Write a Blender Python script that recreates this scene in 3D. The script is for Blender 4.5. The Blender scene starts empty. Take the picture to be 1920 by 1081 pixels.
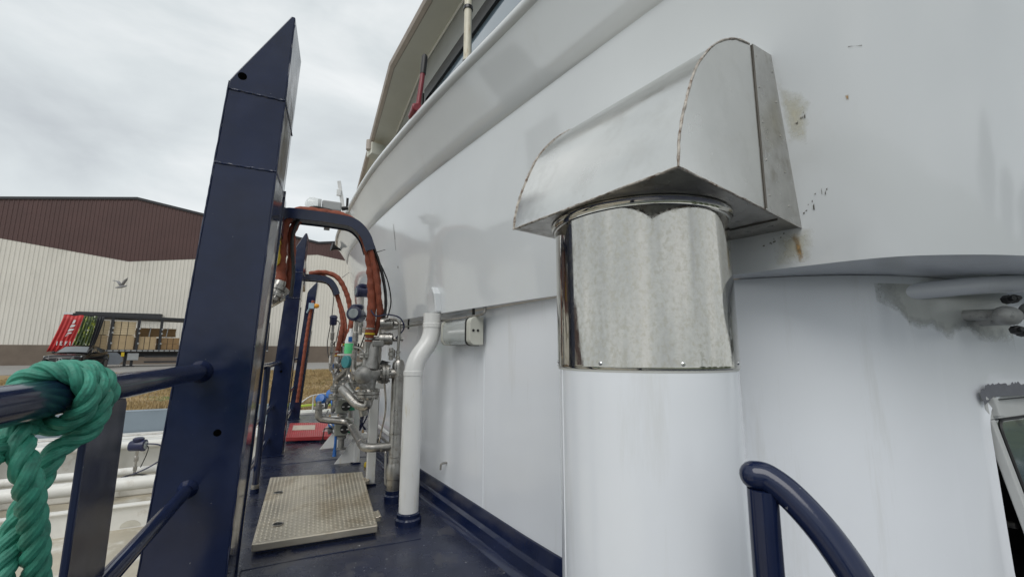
import bpy, math, random
from mathutils import Vector, Matrix, noise
random.seed(7)
SC = bpy.context.scene
COL = SC.collection
R = math.radians
# ------------------------------------------------------------------ camera
F_PX, TH = 780.0, R(8.603)
PSI = R(25.543)
EYE = 1.18
cd = bpy.data.cameras.new('camera'); cam = bpy.data.objects.new('camera', cd); COL.objects.link(cam)
cam.location = (0, 0, EYE)
cam.rotation_euler = (R(90) + TH, 0, -PSI)
cd.sensor_width = 36.0; cd.lens = 36.0 * F_PX / 1920.0
cd.clip_start = 0.02; cd.clip_end = 2000
SC.camera = cam
# ------------------------------------------------------------------ world: overcast daylight
SUN_EL, SUN_AZ = R(50), R(-140)          # azimuth from +Y towards +X
w = bpy.data.worlds.new('World'); SC.world = w; w.use_nodes = True
nt = w.node_tree; nt.nodes.clear()
N = nt.nodes.new; L = nt.links.new
out = N('ShaderNodeOutputWorld'); bg = N('ShaderNodeBackground'); L(bg.outputs[0], out.inputs[0])
sky = N('ShaderNodeTexSky'); sky.sky_type = 'NISHITA'; sky.sun_disc = False
sky.sun_elevation = SUN_EL; sky.sun_rotation = SUN_AZ
tc = N('ShaderNodeTexCoord'); mp = N('ShaderNodeMapping'); mp.inputs['Scale'].default_value = (1.0, 1.0, 2.6)
L(tc.outputs['Generated'], mp.inputs[0])
nz = N('ShaderNodeTexNoise'); nz.inputs['Scale'].default_value = 2.1; nz.inputs['Detail'].default_value = 6; nz.inputs['Roughness'].default_value = .52
nz.inputs['Distortion'].default_value = .35
L(mp.outputs[0], nz.inputs[0])
cr = N('ShaderNodeValToRGB'); L(nz.outputs[0], cr.inputs[0])
e = cr.color_ramp.elements
e[0].position = .30; e[0].color = (5.4, 5.75, 6.0, 1)
e[1].position = .70; e[1].color = (9.0, 9.25, 9.3, 1)
m1 = e = cr.color_ramp.elements.new(.5); m1.color = (7.0, 7.45, 7.6, 1)
mx = N('ShaderNodeMix'); mx.data_type = 'RGBA'; mx.inputs[0].default_value = .93
L(sky.outputs[0], mx.inputs[6]); L(cr.outputs[0], mx.inputs[7]); L(mx.outputs[2], bg.inputs[0])
bg.inputs[1].default_value = .106
sd = bpy.data.lights.new('sun', 'SUN'); sd.energy = 1.45; sd.angle = R(40); sd.color = (1, .98, .95)
so = bpy.data.objects.new('sun', sd); COL.objects.link(so)
sdir = Vector((math.sin(SUN_AZ) * math.cos(SUN_EL), math.cos(SUN_AZ) * math.cos(SUN_EL), math.sin(SUN_EL)))
so.rotation_euler = sdir.to_track_quat('Z', 'Y').to_euler(); so.location = (-5, -5, 20)
vs = SC.view_settings; vs.view_transform = 'Standard'; vs.look = 'None'; vs.exposure = 0.0; vs.gamma = 1.0; vs.use_curve_mapping = False

# ------------------------------------------------------------------ materials
MATS = {}
def M(name, col, rough=.5, metal=0.0, var=.12, vscale=6.0, bump=0.0, bscale=60.0, warp=0.0, wscale=3.0,
      dirt=None, dth=.62, dscale=5.0, dstr=1.0, drough=None, coat=0.0, rvar=0.0, stretch=(1, 1, 1), spots=None, sth=.72, sscale=30.0, spec=.5, dstretch=None):
    if name in MATS: return MATS[name]
    m = bpy.data.materials.new(name); m.use_nodes = True; t = m.node_tree; t.nodes.clear()
    n = t.nodes.new; l = t.links.new
    o = n('ShaderNodeOutputMaterial'); p = n('ShaderNodeBsdfPrincipled'); l(p.outputs[0], o.inputs[0])
    p.inputs['Metallic'].default_value = metal; p.inputs['Roughness'].default_value = rough
    p.inputs['Coat Weight'].default_value = coat; p.inputs['Coat Roughness'].default_value = .06
    p.inputs['Specular IOR Level'].default_value = spec
    tcn = n('ShaderNodeTexCoord'); mpn = n('ShaderNodeMapping'); mpn.inputs['Scale'].default_value = stretch
    l(tcn.outputs['Object'], mpn.inputs[0])
    def nse(scale, detail=5, src=None, rgh=.55):
        q = n('ShaderNodeTexNoise'); q.inputs['Scale'].default_value = scale; q.inputs['Detail'].default_value = detail
        q.inputs['Roughness'].default_value = rgh; l((src or mpn).outputs[0], q.inputs[0]); return q
    def ramp(src, a, b, ca=(0, 0, 0, 1), cb=(1, 1, 1, 1)):
        r = n('ShaderNodeValToRGB'); l(src, r.inputs[0]); r.color_ramp.elements[0].position = a; r.color_ramp.elements[1].position = b
        r.color_ramp.elements[0].color = ca; r.color_ramp.elements[1].color = cb; return r
    def mix(f, a, b):
        q = n('ShaderNodeMix'); q.data_type = 'RGBA'
        if isinstance(f, float): q.inputs[0].default_value = f
        else: l(f, q.inputs[0])
        for i, v in ((6, a), (7, b)):
            if isinstance(v, tuple): q.inputs[i].default_value = v if len(v) == 4 else v + (1,)
            else: l(v, q.inputs[i])
        return q.outputs[2]
    c = tuple(col)
    v1 = nse(vscale)
    lo = tuple(max(0, x * (1 - var)) for x in c); hi = tuple(min(1, x * (1 + var)) for x in c)
    cur = ramp(v1.outputs[0], .3, .7, lo + (1,), hi + (1,)).outputs[0]
    rcur = None
    if rvar:
        rr = nse(vscale * 1.7, 6)
        rm = n('ShaderNodeMapRange'); l(rr.outputs[0], rm.inputs[0]); rm.inputs[1].default_value = .3; rm.inputs[2].default_value = .7
        rm.inputs[3].default_value = max(.02, rough - rvar); rm.inputs[4].default_value = min(1, rough + rvar); rcur = rm.outputs[0]
    if dirt:
        dm = None
        if dstretch:
            dm = n('ShaderNodeMapping'); dm.inputs['Scale'].default_value = dstretch; l(tcn.outputs['Object'], dm.inputs[0])
        d = nse(dscale, 9, dm, .68); dr = ramp(d.outputs[0], dth, dth + .14, (0, 0, 0, 1), (dstr, dstr, dstr, 1))
        cur = mix(dr.outputs[0], cur, tuple(dirt))
        if drough is not None:
            q = n('ShaderNodeMix'); q.data_type = 'FLOAT'; l(dr.outputs[0], q.inputs[0])
            if rcur is None: q.inputs[2].default_value = rough
            else: l(rcur, q.inputs[2])
            q.inputs[3].default_value = drough; rcur = q.outputs[0]
    if spots:
        d = nse(sscale, 3); dr = ramp(d.outputs[0], sth, sth + .03)
        cur = mix(dr.outputs[0], cur, tuple(spots))
    l(cur, p.inputs['Base Color'])
    if rcur is not None: l(rcur, p.inputs['Roughness'])
    nrm = None
    if warp:
        q = nse(wscale, 1); b = n('ShaderNodeBump'); b.inputs['Strength'].default_value = 1; b.inputs['Distance'].default_value = warp; l(q.outputs[0], b.inputs['Height']); nrm = b
    if bump:
        q = nse(bscale, 4); b = n('ShaderNodeBump'); b.inputs['Strength'].default_value = 1; b.inputs['Distance'].default_value = bump; l(q.outputs[0], b.inputs['Height'])
        if nrm: l(nrm.outputs[0], b.inputs['Normal'])
        nrm = b
    if nrm: l(nrm.outputs[0], p.inputs['Normal'])
    MATS[name] = m; return m

WHITE = M('white_ship_paint', (.685, .71, .725), .10, var=.03, vscale=1.6, warp=.007, wscale=1.3, bump=.00006, bscale=420, rvar=.05, coat=.4,
          dirt=(.52, .51, .47), dth=.60, dscale=1.3, dstr=.22, dstretch=(1.6, 1.6, .55), spots=(.23, .15, .08), sth=.775, sscale=16)
WHITE_LOW = M('white_wall_paint', (.80, .825, .86), .18, var=.03, vscale=1.2, warp=.0035, wscale=2.0, bump=.00006, bscale=420, coat=.2,
          dirt=(.50, .49, .44), dth=.57, dscale=2.4, dstr=.26, dstretch=(3, 3, .3), spots=(.30, .28, .25), sth=.79, sscale=22)
WHITE_PIPE = M('white_pipe_paint', (.74, .74, .72), .28, var=.03, vscale=4, coat=.2, bump=.0001, bscale=200, dirt=(.52, .44, .24), dth=.57, dscale=5, dstr=.6, dstretch=(3, 3, .5))
WHITE_OLD = M('weathered_white_paint', (.70, .69, .65), .45, var=.06, vscale=5, dirt=(.36, .30, .22), dth=.57, dscale=4, dstr=.6, bump=.0004, bscale=80)
NAVY = M('navy_gloss_paint', (.008, .014, .044), .15, var=.25, vscale=4, warp=.0022, wscale=7, bump=.00010, bscale=160, rvar=.06, coat=.0,
         dirt=(.16, .17, .20), dth=.67, dscale=14, dstr=.45, drough=.5, spots=(.26, .27, .29), sth=.735, sscale=52)
NAVY_DECK = M('navy_deck_paint', (.016, .021, .046), .27, var=.3, vscale=3.2, warp=.002, wscale=5, bump=.0005, bscale=150, rvar=.10,
         dirt=(.125, .118, .11), dth=.54, dscale=3.1, dstr=.6, drough=.52, spots=(.5, .5, .5), sth=.705, sscale=58)
STEEL = M('polished_stainless_sleeve', (.52, .505, .465), .07, metal=1.0, var=.06, vscale=80, warp=.0002, wscale=3, rvar=.04,
          dirt=(.41, .385, .31), dth=.48, dscale=75, dstr=.5, drough=.26, dstretch=(1, 1, .8), spots=(.16, .09, .05), sth=.80, sscale=46)
STEEL_FLANGE = M('dull_stainless_flange', (.50, .49, .465), .34, metal=1.0, var=.10, vscale=14, bump=.0002, bscale=120, rvar=.1, dirt=(.30, .27, .22), dth=.52, dscale=12, dstr=.6, drough=.5)
STEEL_HOOD = M('stainless_hood_sheet', (.70, .695, .67), .20, metal=1.0, var=.05, vscale=4, warp=.004, wscale=3, bump=.00012, bscale=260, rvar=.08,
          dirt=(.60, .59, .56), dth=.50, dscale=9, dstr=.4, drough=.34, spots=(.20, .15, .11), sth=.775, sscale=48)
STEEL_PIPE = M('weathered_stainless_pipe', (.38, .365, .34), .36, metal=1.0, var=.22, vscale=14, bump=.0003, bscale=90, rvar=.12, dirt=(.20, .17, .13), dth=.55, dscale=16, dstr=.7, drough=.6)
CAST = M('cast_steel', (.30, .295, .28), .5, metal=.8, var=.2, vscale=20, bump=.0008, bscale=160, dirt=(.13, .11, .09), dth=.55, dscale=22, dstr=.7)
SEAM = M('weld_seam_metal', (.40, .37, .33), .6, metal=.5, var=.3, vscale=60, bump=.001, bscale=140, dirt=(.15, .09, .06), dth=.50, dscale=55, dstr=.9, drough=.8)
ALU = M('tread_plate_aluminium', (.70, .63, .51), .38, metal=.9, var=.14, vscale=3, bump=.0003, bscale=120, rvar=.08, dirt=(.34, .26, .16), dth=.50, dscale=2.2, dstr=.7, drough=.6)
REDP = M('red_hatch_paint', (.44, .045, .05), .42, var=.15, vscale=6, dirt=(.30, .16, .13), dth=.58, dscale=7, dstr=.5, bump=.0004, bscale=100)
HOSE = M('rust_red_hose_sleeve', (.23, .055, .026), .72, var=.25, vscale=16, bump=.004, bscale=38, dirt=(.11, .04, .03), dth=.56, dscale=18, dstr=.6)
ROPE = M('green_rope_fibre', (.04, .25, .175), .55, var=.32, vscale=40, bump=.0009, bscale=260, spots=(.52, .29, .22), sth=.685, sscale=14, dirt=(.012, .07, .055), dth=.56, dscale=30, dstr=.6)
BLACK = M('black_rubber', (.012, .012, .013), .5, var=.2)
HOLE = M('hole_black', (.002, .002, .002), 1.0, var=.1, spec=0.0)
DARK = M('dark_interior', (.015, .015, .016), .7, var=.2)
YEL = M('yellow_plastic', (.62, .44, .02), .4)
BLUEV = M('blue_valve_paint', (.02, .13, .42), .35, var=.2, vscale=12)
NAVYTX = M('navy_instrument_paint', (.014, .018, .06), .3, var=.15)
GREYBOX = M('grey_green_enclosure', (.30, .31, .27), .45, var=.1, vscale=20)
GREENL = M('green_label', (.02, .20, .10), .4)
BRASS = M('orange_brown_tape', (.42, .25, .09), .6, var=.3, vscale=30)
TEAL = M('teal_enamel', (.03, .22, .24), .4)
GREENP = M('green_liquid_plastic', (.12, .62, .25), .3)
WPL = M('white_plastic', (.75, .75, .74), .35)
CREAM = M('cream_cladding', (.67, .64, .575), .55, var=.05, vscale=.3, dirt=(.46, .44, .39), dth=.55, dscale=.35, dstr=.5, dstretch=(1, 1, .3))
BROWN = M('brown_cladding', (.085, .042, .038), .55, var=.10, vscale=.4)
PLINTH = M('plinth_concrete', (.155, .122, .095), .8, var=.15, vscale=.8, bump=.01, bscale=6)
BLUEGREY = M('blue_grey_paint', (.20, .245, .285), .4, var=.08, vscale=2)
BEIGE = M('worn_beige_deck', (.42, .38, .30), .6, var=.2, vscale=1.2, dirt=(.66, .65, .60), dth=.50, dscale=1.8, dstr=.9, spots=(.25, .14, .06), sth=.70, sscale=5, bump=.002, bscale=40)
ROAD = M('pale_asphalt', (.25, .24, .225), .85, var=.10, vscale=.5, bump=.004, bscale=30)
SOIL = M('dry_grass_soil', (.27, .19, .095), .95, var=.35, vscale=1.4, bump=.06, bscale=3.5, dirt=(.13, .10, .05), dth=.52, dscale=2.6, dstr=.8, spots=(.10, .13, .03), sth=.66, sscale=.9)
GRASS = M('dry_grass_blade', (.34, .245, .115), .8, var=.4, vscale=1.1, dirt=(.13, .15, .045), dth=.55, dscale=.7, dstr=.8)
SOFFIT = M('eave_soffit', (.64, .64, .57), .5, var=.05, vscale=2)
WALLG = M('wheelhouse_grey', (.30, .31, .30), .4, var=.05)
BLKFR = M('black_window_frame', (.012, .012, .014), .25, var=.1)
TANTRIM = M('tan_roof_trim', (.42, .37, .33), .5, var=.1)
DRED = M('dark_red_paint', (.20, .018, .028), .35, var=.2, vscale=20)
CARP = M('black_car_paint', (.006, .006, .007), .14, var=.1, spec=.35)
TYRE = M('tyre_rubber', (.018, .018, .018), .85)
RIM = M('wheel_alloy', (.35, .35, .36), .3, metal=1)
CHROME = M('chrome', (.75, .75, .76), .12, metal=1)
CARD = M('tan_board', (.46, .335, .19), .75, var=.10, vscale=2.5)
CARD2 = M('pale_board', (.58, .46, .29), .75, var=.08, vscale=2.5)
BRN = M('brown_board', (.30, .185, .085), .75, var=.15, vscale=2)
TRUCKD = M('dark_truck_metal', (.022, .023, .027), .5, var=.2)
CURT = M('red_curtain_pvc', (.50, .035, .035), .45, var=.12, vscale=3)
CURT2 = M('printed_curtain_pvc', (.05, .075, .03), .45, var=.6, vscale=4, dirt=(.42, .48, .05), dth=.53, dscale=3, dstr=1, dstretch=(3, 3, .6), spots=(.6, .6, .5), sth=.64, sscale=6)
GREYP = M('grey_panel', (.155, .17, .19), .5, var=.06)
LGREY = M('light_grey_panel', (.36, .37, .37), .5, var=.06)
PRIMER = M('grey_primer', (.16, .165, .185), .6, var=.08, vscale=30)
GALV = M('grey_cast_lug', (.42, .42, .40), .5, var=.15, vscale=20, dirt=(.10, .10, .10), dth=.56, dscale=26, dstr=.9)
SEALANT = M('pale_sealant', (.72, .72, .68), .5, var=.05)
LEAF = M('tree_leaf', (.055, .095, .025), .7, var=.4, vscale=.6)
BARK = M('tree_bark', (.09, .065, .045), .9, var=.2)
FEATHER = M('gull_grey_feather', (.24, .24, .25), .7, var=.2)
AMBER = M('amber_lens', (.75, .33, .03), .2)
LBLUE = M('pale_blue_enclosure', (.34, .47, .55), .4)
CHIP = M('paint_chip', (.11, .10, .085), .7, var=.3)

def glassmat(name, col, rough=.02, trans=1.0, ior=1.45):
    m = bpy.data.materials.new(name); m.use_nodes = True; p = m.node_tree.nodes['Principled BSDF']
    p.inputs['Base Color'].default_value = tuple(col) + (1,); p.inputs['Roughness'].default_value = rough
    p.inputs['Transmission Weight'].default_value = trans; p.inputs['IOR'].default_value = ior
    t = m.node_tree; q = t.nodes.new('ShaderNodeTexNoise'); q.inputs['Scale'].default_value = 1.3
    b = t.nodes.new('ShaderNodeBump'); b.inputs['Distance'].default_value = .002; t.links.new(q.outputs[0], b.inputs['Height']); t.links.new(b.outputs[0], p.inputs['Normal'])
    MATS[name] = m; return m
def waterm():
    m = M('river_water', (.045, .06, .055), .08, var=.1); t = m.node_tree; p = [x for x in t.nodes if x.type == 'BSDF_PRINCIPLED'][0]
    q = t.nodes.new('ShaderNodeTexNoise'); q.inputs['Scale'].default_value = 1.2; q.inputs['Detail'].default_value = 4
    b = t.nodes.new('ShaderNodeBump'); b.inputs['Distance'].default_value = .05; t.links.new(q.outputs[0], b.inputs['Height']); t.links.new(b.outputs[0], p.inputs['Normal'])
    return m
WATER = waterm()
LENS = M('clear_ribbed_plastic', (.80, .84, .83), .12, var=.03, bump=.0006, bscale=30, coat=.5)
[x for x in LENS.node_tree.nodes if x.type == 'BSDF_PRINCIPLED'][0].inputs['Alpha'].default_value = .38
def fademat(name, col, rough, var=.2, vscale=20, amp=1.1, gain=2.2, nscale=9.0):
    """paint or stain whose ragged border follows the mesh attribute 'fade' plus noise"""
    m_ = M(name, col, rough, var=var, vscale=vscale, coat=.1); t = m_.node_tree; p = [x for x in t.nodes if x.type == 'BSDF_PRINCIPLED'][0]
    at = t.nodes.new('ShaderNodeAttribute'); at.attribute_name = 'fade'; tcn = t.nodes.new('ShaderNodeTexCoord'); nz_ = t.nodes.new('ShaderNodeTexNoise')
    nz_.inputs['Scale'].default_value = nscale; nz_.inputs['Detail'].default_value = 7; nz_.inputs['Roughness'].default_value = .7; t.links.new(tcn.outputs['Object'], nz_.inputs[0])
    a1 = t.nodes.new('ShaderNodeMath'); a1.operation = 'MULTIPLY_ADD'; t.links.new(nz_.outputs[0], a1.inputs[0]); a1.inputs[1].default_value = amp; a1.inputs[2].default_value = -amp * .62
    a2 = t.nodes.new('ShaderNodeMath'); a2.operation = 'ADD'; t.links.new(at.outputs['Fac'], a2.inputs[0]); t.links.new(a1.outputs[0], a2.inputs[1])
    a3 = t.nodes.new('ShaderNodeMath'); a3.operation = 'MULTIPLY'; a3.use_clamp = True; t.links.new(a2.outputs[0], a3.inputs[0]); a3.inputs[1].default_value = gain
    t.links.new(a3.outputs[0], p.inputs['Alpha']); return m_
def setfade(o, vals):
    a_ = o.data.attributes.new('fade', 'FLOAT', 'POINT')
    for i_, v_ in enumerate(vals): a_.data[i_].value = v_
PANE = M('window_glass', (.06, .09, .11), .03, var=.1, coat=1.0, spec=1.0)
BRIDGEGLASS = M('wheelhouse_glass', (.16, .22, .27), .04, var=.15, vscale=1.5, coat=1.0, spec=1.0)
CARGLASS = M('car_glass', (.05, .06, .065), .05, var=.1, coat=1.0, spec=1.0)

# ------------------------------------------------------------------ mesh builder
ORG = {}
def V(*a): return Vector(a[0]) if len(a) == 1 else Vector(a)
def frames(pts, closed=False):
    n = len(pts); T = []
    for i in range(n):
        a = pts[(i - 1) % n] if (closed or i > 0) else pts[i]; b = pts[(i + 1) % n] if (closed or i < n - 1) else pts[i]
        t = (b - a); T.append(t.normalized() if t.length > 1e-9 else Vector((0, 0, 1)))
    up = Vector((0, 0, 1)) if abs(T[0].z) < .9 else Vector((1, 0, 0))
    nrm = (up - T[0] * up.dot(T[0])).normalized(); out = []
    for i in range(n):
        if i: 
            nrm = nrm - T[i] * nrm.dot(T[i])
            nrm = nrm.normalized() if nrm.length > 1e-6 else T[i].orthogonal().normalized()
        out.append((T[i], nrm, T[i].cross(nrm)))
    return out
def fillet(pts, rad, seg=6):
    pts = [V(p) for p in pts]; out = [pts[0]]
    for i in range(1, len(pts) - 1):
        p, a, b = pts[i], pts[i - 1], pts[i + 1]
        r = min(rad, (a - p).length * .48, (b - p).length * .48)
        s, e_ = p + (a - p).normalized() * r, p + (b - p).normalized() * r
        for k in range(seg + 1):
            t = k / seg; out.append(s * (1 - t) ** 2 + p * 2 * t * (1 - t) + e_ * t * t)
    out.append(pts[-1]); return out
def smooth_path(pts, sub=6):
    pts = [V(p) for p in pts]; n = len(pts); out = []
    for i in range(n - 1):
        p0, p1, p2, p3 = pts[max(i - 1, 0)], pts[i], pts[i + 1], pts[min(i + 2, n - 1)]
        for k in range(sub):
            t = k / sub
            out.append(.5 * ((2 * p1) + (p2 - p0) * t + (2 * p0 - 5 * p1 + 4 * p2 - p3) * t * t + (3 * p1 - p0 - 3 * p2 + p3) * t ** 3))
    out.append(pts[-1]); return out
class MB:
    def __init__(s): s.v = []; s.f = []
    def add(s, vs, fs):
        o = len(s.v); s.v += [tuple(x) for x in vs]; s.f += [tuple(i + o for i in f) for f in fs]; return s
    def box(s, c, d, rot=None, taper=1.0):
        hx, hy, hz = d[0] / 2, d[1] / 2, d[2] / 2; vs = []
        for z in (-hz, hz):
            k = taper if z > 0 else 1
            for x, y in ((-hx, -hy), (hx, -hy), (hx, hy), (-hx, hy)):
                p = Vector((x * k, y * k, z))
                if rot: p = rot @ p
                vs.append(p + Vector(c))
        return s.add(vs, [(0, 3, 2, 1), (4, 5, 6, 7), (0, 1, 5, 4), (1, 2, 6, 5), (2, 3, 7, 6), (3, 0, 4, 7)])
    def ab(s, x0, y0, z0, x1, y1, z1): return s.box(((x0 + x1) / 2, (y0 + y1) / 2, (z0 + z1) / 2), (abs(x1 - x0), abs(y1 - y0), abs(z1 - z0)))
    def tube(s, pts, r, n=12, closed=False, cap=True, jit=0.0):
        pts = [V(p) for p in pts]; fr = frames(pts, closed); m = len(pts); vs = []; fs = []
        for i in range(m):
            ri = r[i] if isinstance(r, (list, tuple)) else r
            for k in range(n):
                a = 2 * math.pi * k / n; rr = ri * (1 + jit * random.uniform(-1, 1)) if jit else ri
                vs.append(pts[i] + (fr[i][1] * math.cos(a) + fr[i][2] * math.sin(a)) * rr)
        for i in range(m if closed else m - 1):
            j = (i + 1) % m
            for k in range(n):
                k2 = (k + 1) % n; fs.append((i * n + k, i * n + k2, j * n + k2, j * n + k))
        if cap and not closed:
            fs.append(tuple(range(n - 1, -1, -1))); fs.append(tuple((m - 1) * n + k for k in range(n)))
        return s.add(vs, fs)
    def lathe(s, prof, o, ax=(0, 0, 1), n=24, cap=True):
        ax = V(ax).normalized(); u = ax.orthogonal().normalized(); q = ax.cross(u); o = V(o); vs = []; fs = []; m = len(prof)
        for r, h in prof:
            for k in range(n):
                a = 2 * math.pi * k / n; vs.append(o + ax * h + (u * math.cos(a) + q * math.sin(a)) * max(r, 1e-4))
        for i in range(m - 1):
            for k in range(n):
                k2 = (k + 1) % n; fs.append((i * n + k, i * n + k2, (i + 1) * n + k2, (i + 1) * n + k))
        if cap: fs.append(tuple(range(n - 1, -1, -1))); fs.append(tuple((m - 1) * n + k for k in range(n)))
        return s.add(vs, fs)
    def cyl(s, a, b, r, n=16, r2=None):
        a, b = V(a), V(b); return s.lathe([(r, 0), (r if r2 is None else r2, (b - a).length)], a, b - a, n)
    def prism(s, poly, ext):
        poly = [V(p) for p in poly]; ext = V(ext); n = len(poly)
        return s.add(poly + [p + ext for p in poly], [tuple(range(n))[::-1], tuple(range(n, 2 * n))] + [(i, (i + 1) % n, (i + 1) % n + n, i + n) for i in range(n)])
    def grid(s, rows, closed=False):
        m, n = len(rows), len(rows[0]); fs = []
        for i in range(m - 1):
            for k in range(n if closed else n - 1): fs.append((i * n + k, i * n + (k + 1) % n, (i + 1) * n + (k + 1) % n, (i + 1) * n + k))
        return s.add([p for r_ in rows for p in r_], fs)
    def sphere(s, c, r, n=16, sc=(1, 1, 1)):
        o = len(s.v); pr = [(math.sin(math.pi * k / 10), -math.cos(math.pi * k / 10)) for k in range(11)]
        s.lathe(pr, (0, 0, 0), (0, 0, 1), n)
        for i in range(o, len(s.v)): x, y, z = s.v[i]; s.v[i] = (c[0] + x * r * sc[0], c[1] + y * r * sc[1], c[2] + z * r * sc[2])
        return s
    def build(s, name, mat, parent=None, smooth=True, ang=35, bevel=0.0):
        if parent is not None: org = ORG[parent]
        else:
            xs = [p[0] for p in s.v]; ys = [p[1] for p in s.v]; zs = [p[2] for p in s.v]
            org = Vector(((min(xs) + max(xs)) / 2, (min(ys) + max(ys)) / 2, min(zs)))
        me = bpy.data.meshes.new(name); me.from_pydata([(p[0] - org.x, p[1] - org.y, p[2] - org.z) for p in s.v], [], s.f); me.update()
        if smooth: me.shade_smooth(); me.set_sharp_from_angle(angle=R(ang))
        o = bpy.data.objects.new(name, me); COL.objects.link(o); me.materials.append(mat)
        if parent is not None: o.parent = parent
        else: o.location = org
        ORG[o] = org
        if bevel:
            b = o.modifiers.new('bevel', 'BEVEL'); b.width = bevel; b.segments = 2; b.limit_method = 'ANGLE'; b.angle_limit = R(40); b.harden_normals = False
        return o
def thing(name, label, cat, loc, group=None):
    o = bpy.data.objects.new(name, None); COL.objects.link(o); o.location = loc; o.empty_display_size = .1; ORG[o] = Vector(loc)
    return tag(o, label, cat, group)
def tag(o, label, cat, group=None):
    o['label'] = label; o['category'] = cat
    if group: o['group'] = group
    return o
def struct(o): o['kind'] = 'structure'; return o
def lerp(a, b, t): return a + (b - a) * t

# ================================================================== SETTING
# walkway deck
m = MB(); m.prism([(-.50, -2.5, 0), (6, -2.5, 0), (6, 9.05, 0), (-.50, 9.05, 0)][::1], (0, 0, -.012))
deck = struct(m.build('walkway_deck', NAVY_DECK, smooth=False))
m = MB(); m.ab(-.50, -2.5, -1.0, -.488, 9.05, -.014); struct(m.build('deck_side_plate', WHITE_OLD, smooth=False))
m = MB(); m.ab(-60, -2.5, -1.02, -.502, 10.0, -1.0); struct(m.build('cargo_deck', BEIGE, smooth=False))
# weld seam lines across deck plates
for yy in (1.72, 2.85, 5.2, 7.0):
    m = MB(); m.tube([(-.49 + .06 * k, yy + .02 * math.sin(k * .2), .0005) for k in range(int(1.0 / .06 + 5))], .004, 6, jit=.2)
    m.build('deck_weld', NAVY_DECK, deck)
# water and far bank (seen in reflections only)
m = MB(); m.add([(-300, -28, -2.6), (300, -28, -2.6), (300, 10.4, -2.6), (-300, 10.4, -2.6)], [(0, 1, 2, 3)]); struct(m.build('river', WATER, smooth=False))
m = MB(); m.grid([[(-300, -28, -3), (300, -28, -3)], [(-300, -31, -.9), (300, -31, -.9)], [(-300, -400, 0), (300, -400, 0)]][::-1]); struct(m.build('far_river_bank', M('green_bank', (.09, .11, .04), .9, var=.3, vscale=.8), smooth=False))
def tree(x, y, z, h, label, seed):
    rd = random.Random(seed); t = thing('tree', label, 'tree', (x, y, z), 'trees on the far river bank')
    mb = MB(); mb.tube([(x, y, z), (x + .1, y, z + h * .3), (x - .1, y + .1, z + h * .7)], [.3, .22, .08], 8)
    for k in range(5):
        a = rd.uniform(0, 6.28); mb.tube([(x, y, z + h * .35), (x + math.cos(a) * h * .25, y + math.sin(a) * h * .25, z + h * rd.uniform(.5, .75))], [.12, .03], 6)
    mb.build('trunk', BARK, t); mb = MB(); cl = [(rd.uniform(-.3, .3) * h, rd.uniform(-.3, .3) * h, rd.uniform(.35, .9) * h, rd.uniform(.12, .22) * h) for _ in range(14)]
    vs = []; fs = []
    for cx, cy, cz, r in cl:
        for _ in range(110):
            d = Vector((rd.gauss(0, 1), rd.gauss(0, 1), rd.gauss(0, 1))).normalized() * r * rd.uniform(.5, 1); p = Vector((x + cx, y + cy, z + cz)) + d
            a = Vector((rd.gauss(0, 1), rd.gauss(0, 1), rd.gauss(0, 1))).normalized() * .35; b = a.orthogonal() * .6
            o = len(vs); vs += [p - a, p + b, p + a, p - b]; fs.append((o, o + 1, o + 2, o + 3))
    mb.add(vs, fs); mb.build('crown', LEAF, t, smooth=False)
for k in range(14):
    tree(24 + k * 9 + random.uniform(-3, 3), -36 - random.uniform(0, 8), -.9, random.uniform(6, 10), 'broadleaf tree on the far river bank, seen only as a reflection in the window', k)
# quay ground
m = MB(); m.grid([[(-400, 10.4, -2.7), (400, 10.4, -2.7)], [(-400, 10.6, -.12), (400, 10.6, -.12)], [(-400, 31, -.03), (400, 31, -.03)]])
bank = struct(m.build('grass_bank', SOIL, smooth=False))
m = MB(); m.add([(-400, 30.9, 0), (400, 30.9, 0), (400, 600, 0), (-400, 600, 0)], [(0, 1, 2, 3)]); struct(m.build('road', ROAD, smooth=False))
m = MB(); m.ab(-200, 30.75, -.1, 200, 30.9, .03); struct(m.build('road_kerb', M('kerb_concrete', (.33, .32, .30), .8, var=.1), smooth=False))
vs = []; fs = []; rd = random.Random(3)
for _ in range(90000):
    x = rd.uniform(-12, 5); y = 10.7 + 20 * rd.random() ** 1.2; c = noise.noise(Vector((x * .5, y * .5, 0)))
    if c < -.15 and rd.random() < .6: continue
    h = rd.uniform(.03, .12) * (1 + .8 * max(0, c)); a = rd.uniform(0, 6.28); wd = .006 + .00055 * y; z = lerp(-.12, -.03, (y - 10.6) / 20.4) - .01
    dx, dy = math.cos(a) * wd, math.sin(a) * wd; lx, ly = rd.uniform(-.06, .06), rd.uniform(-.06, .06)
    o = len(vs); vs += [(x - dx, y - dy, z), (x + dx, y + dy, z), (x + lx, y + ly, z + h)]; fs.append((o, o + 1, o + 2))
m = MB(); m.add(vs, fs); g = m.build('grass', GRASS, smooth=False); g['kind'] = 'stuff'; g['label'] = 'dry yellow brown grass covering the quay bank'; g['category'] = 'grass'

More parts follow.
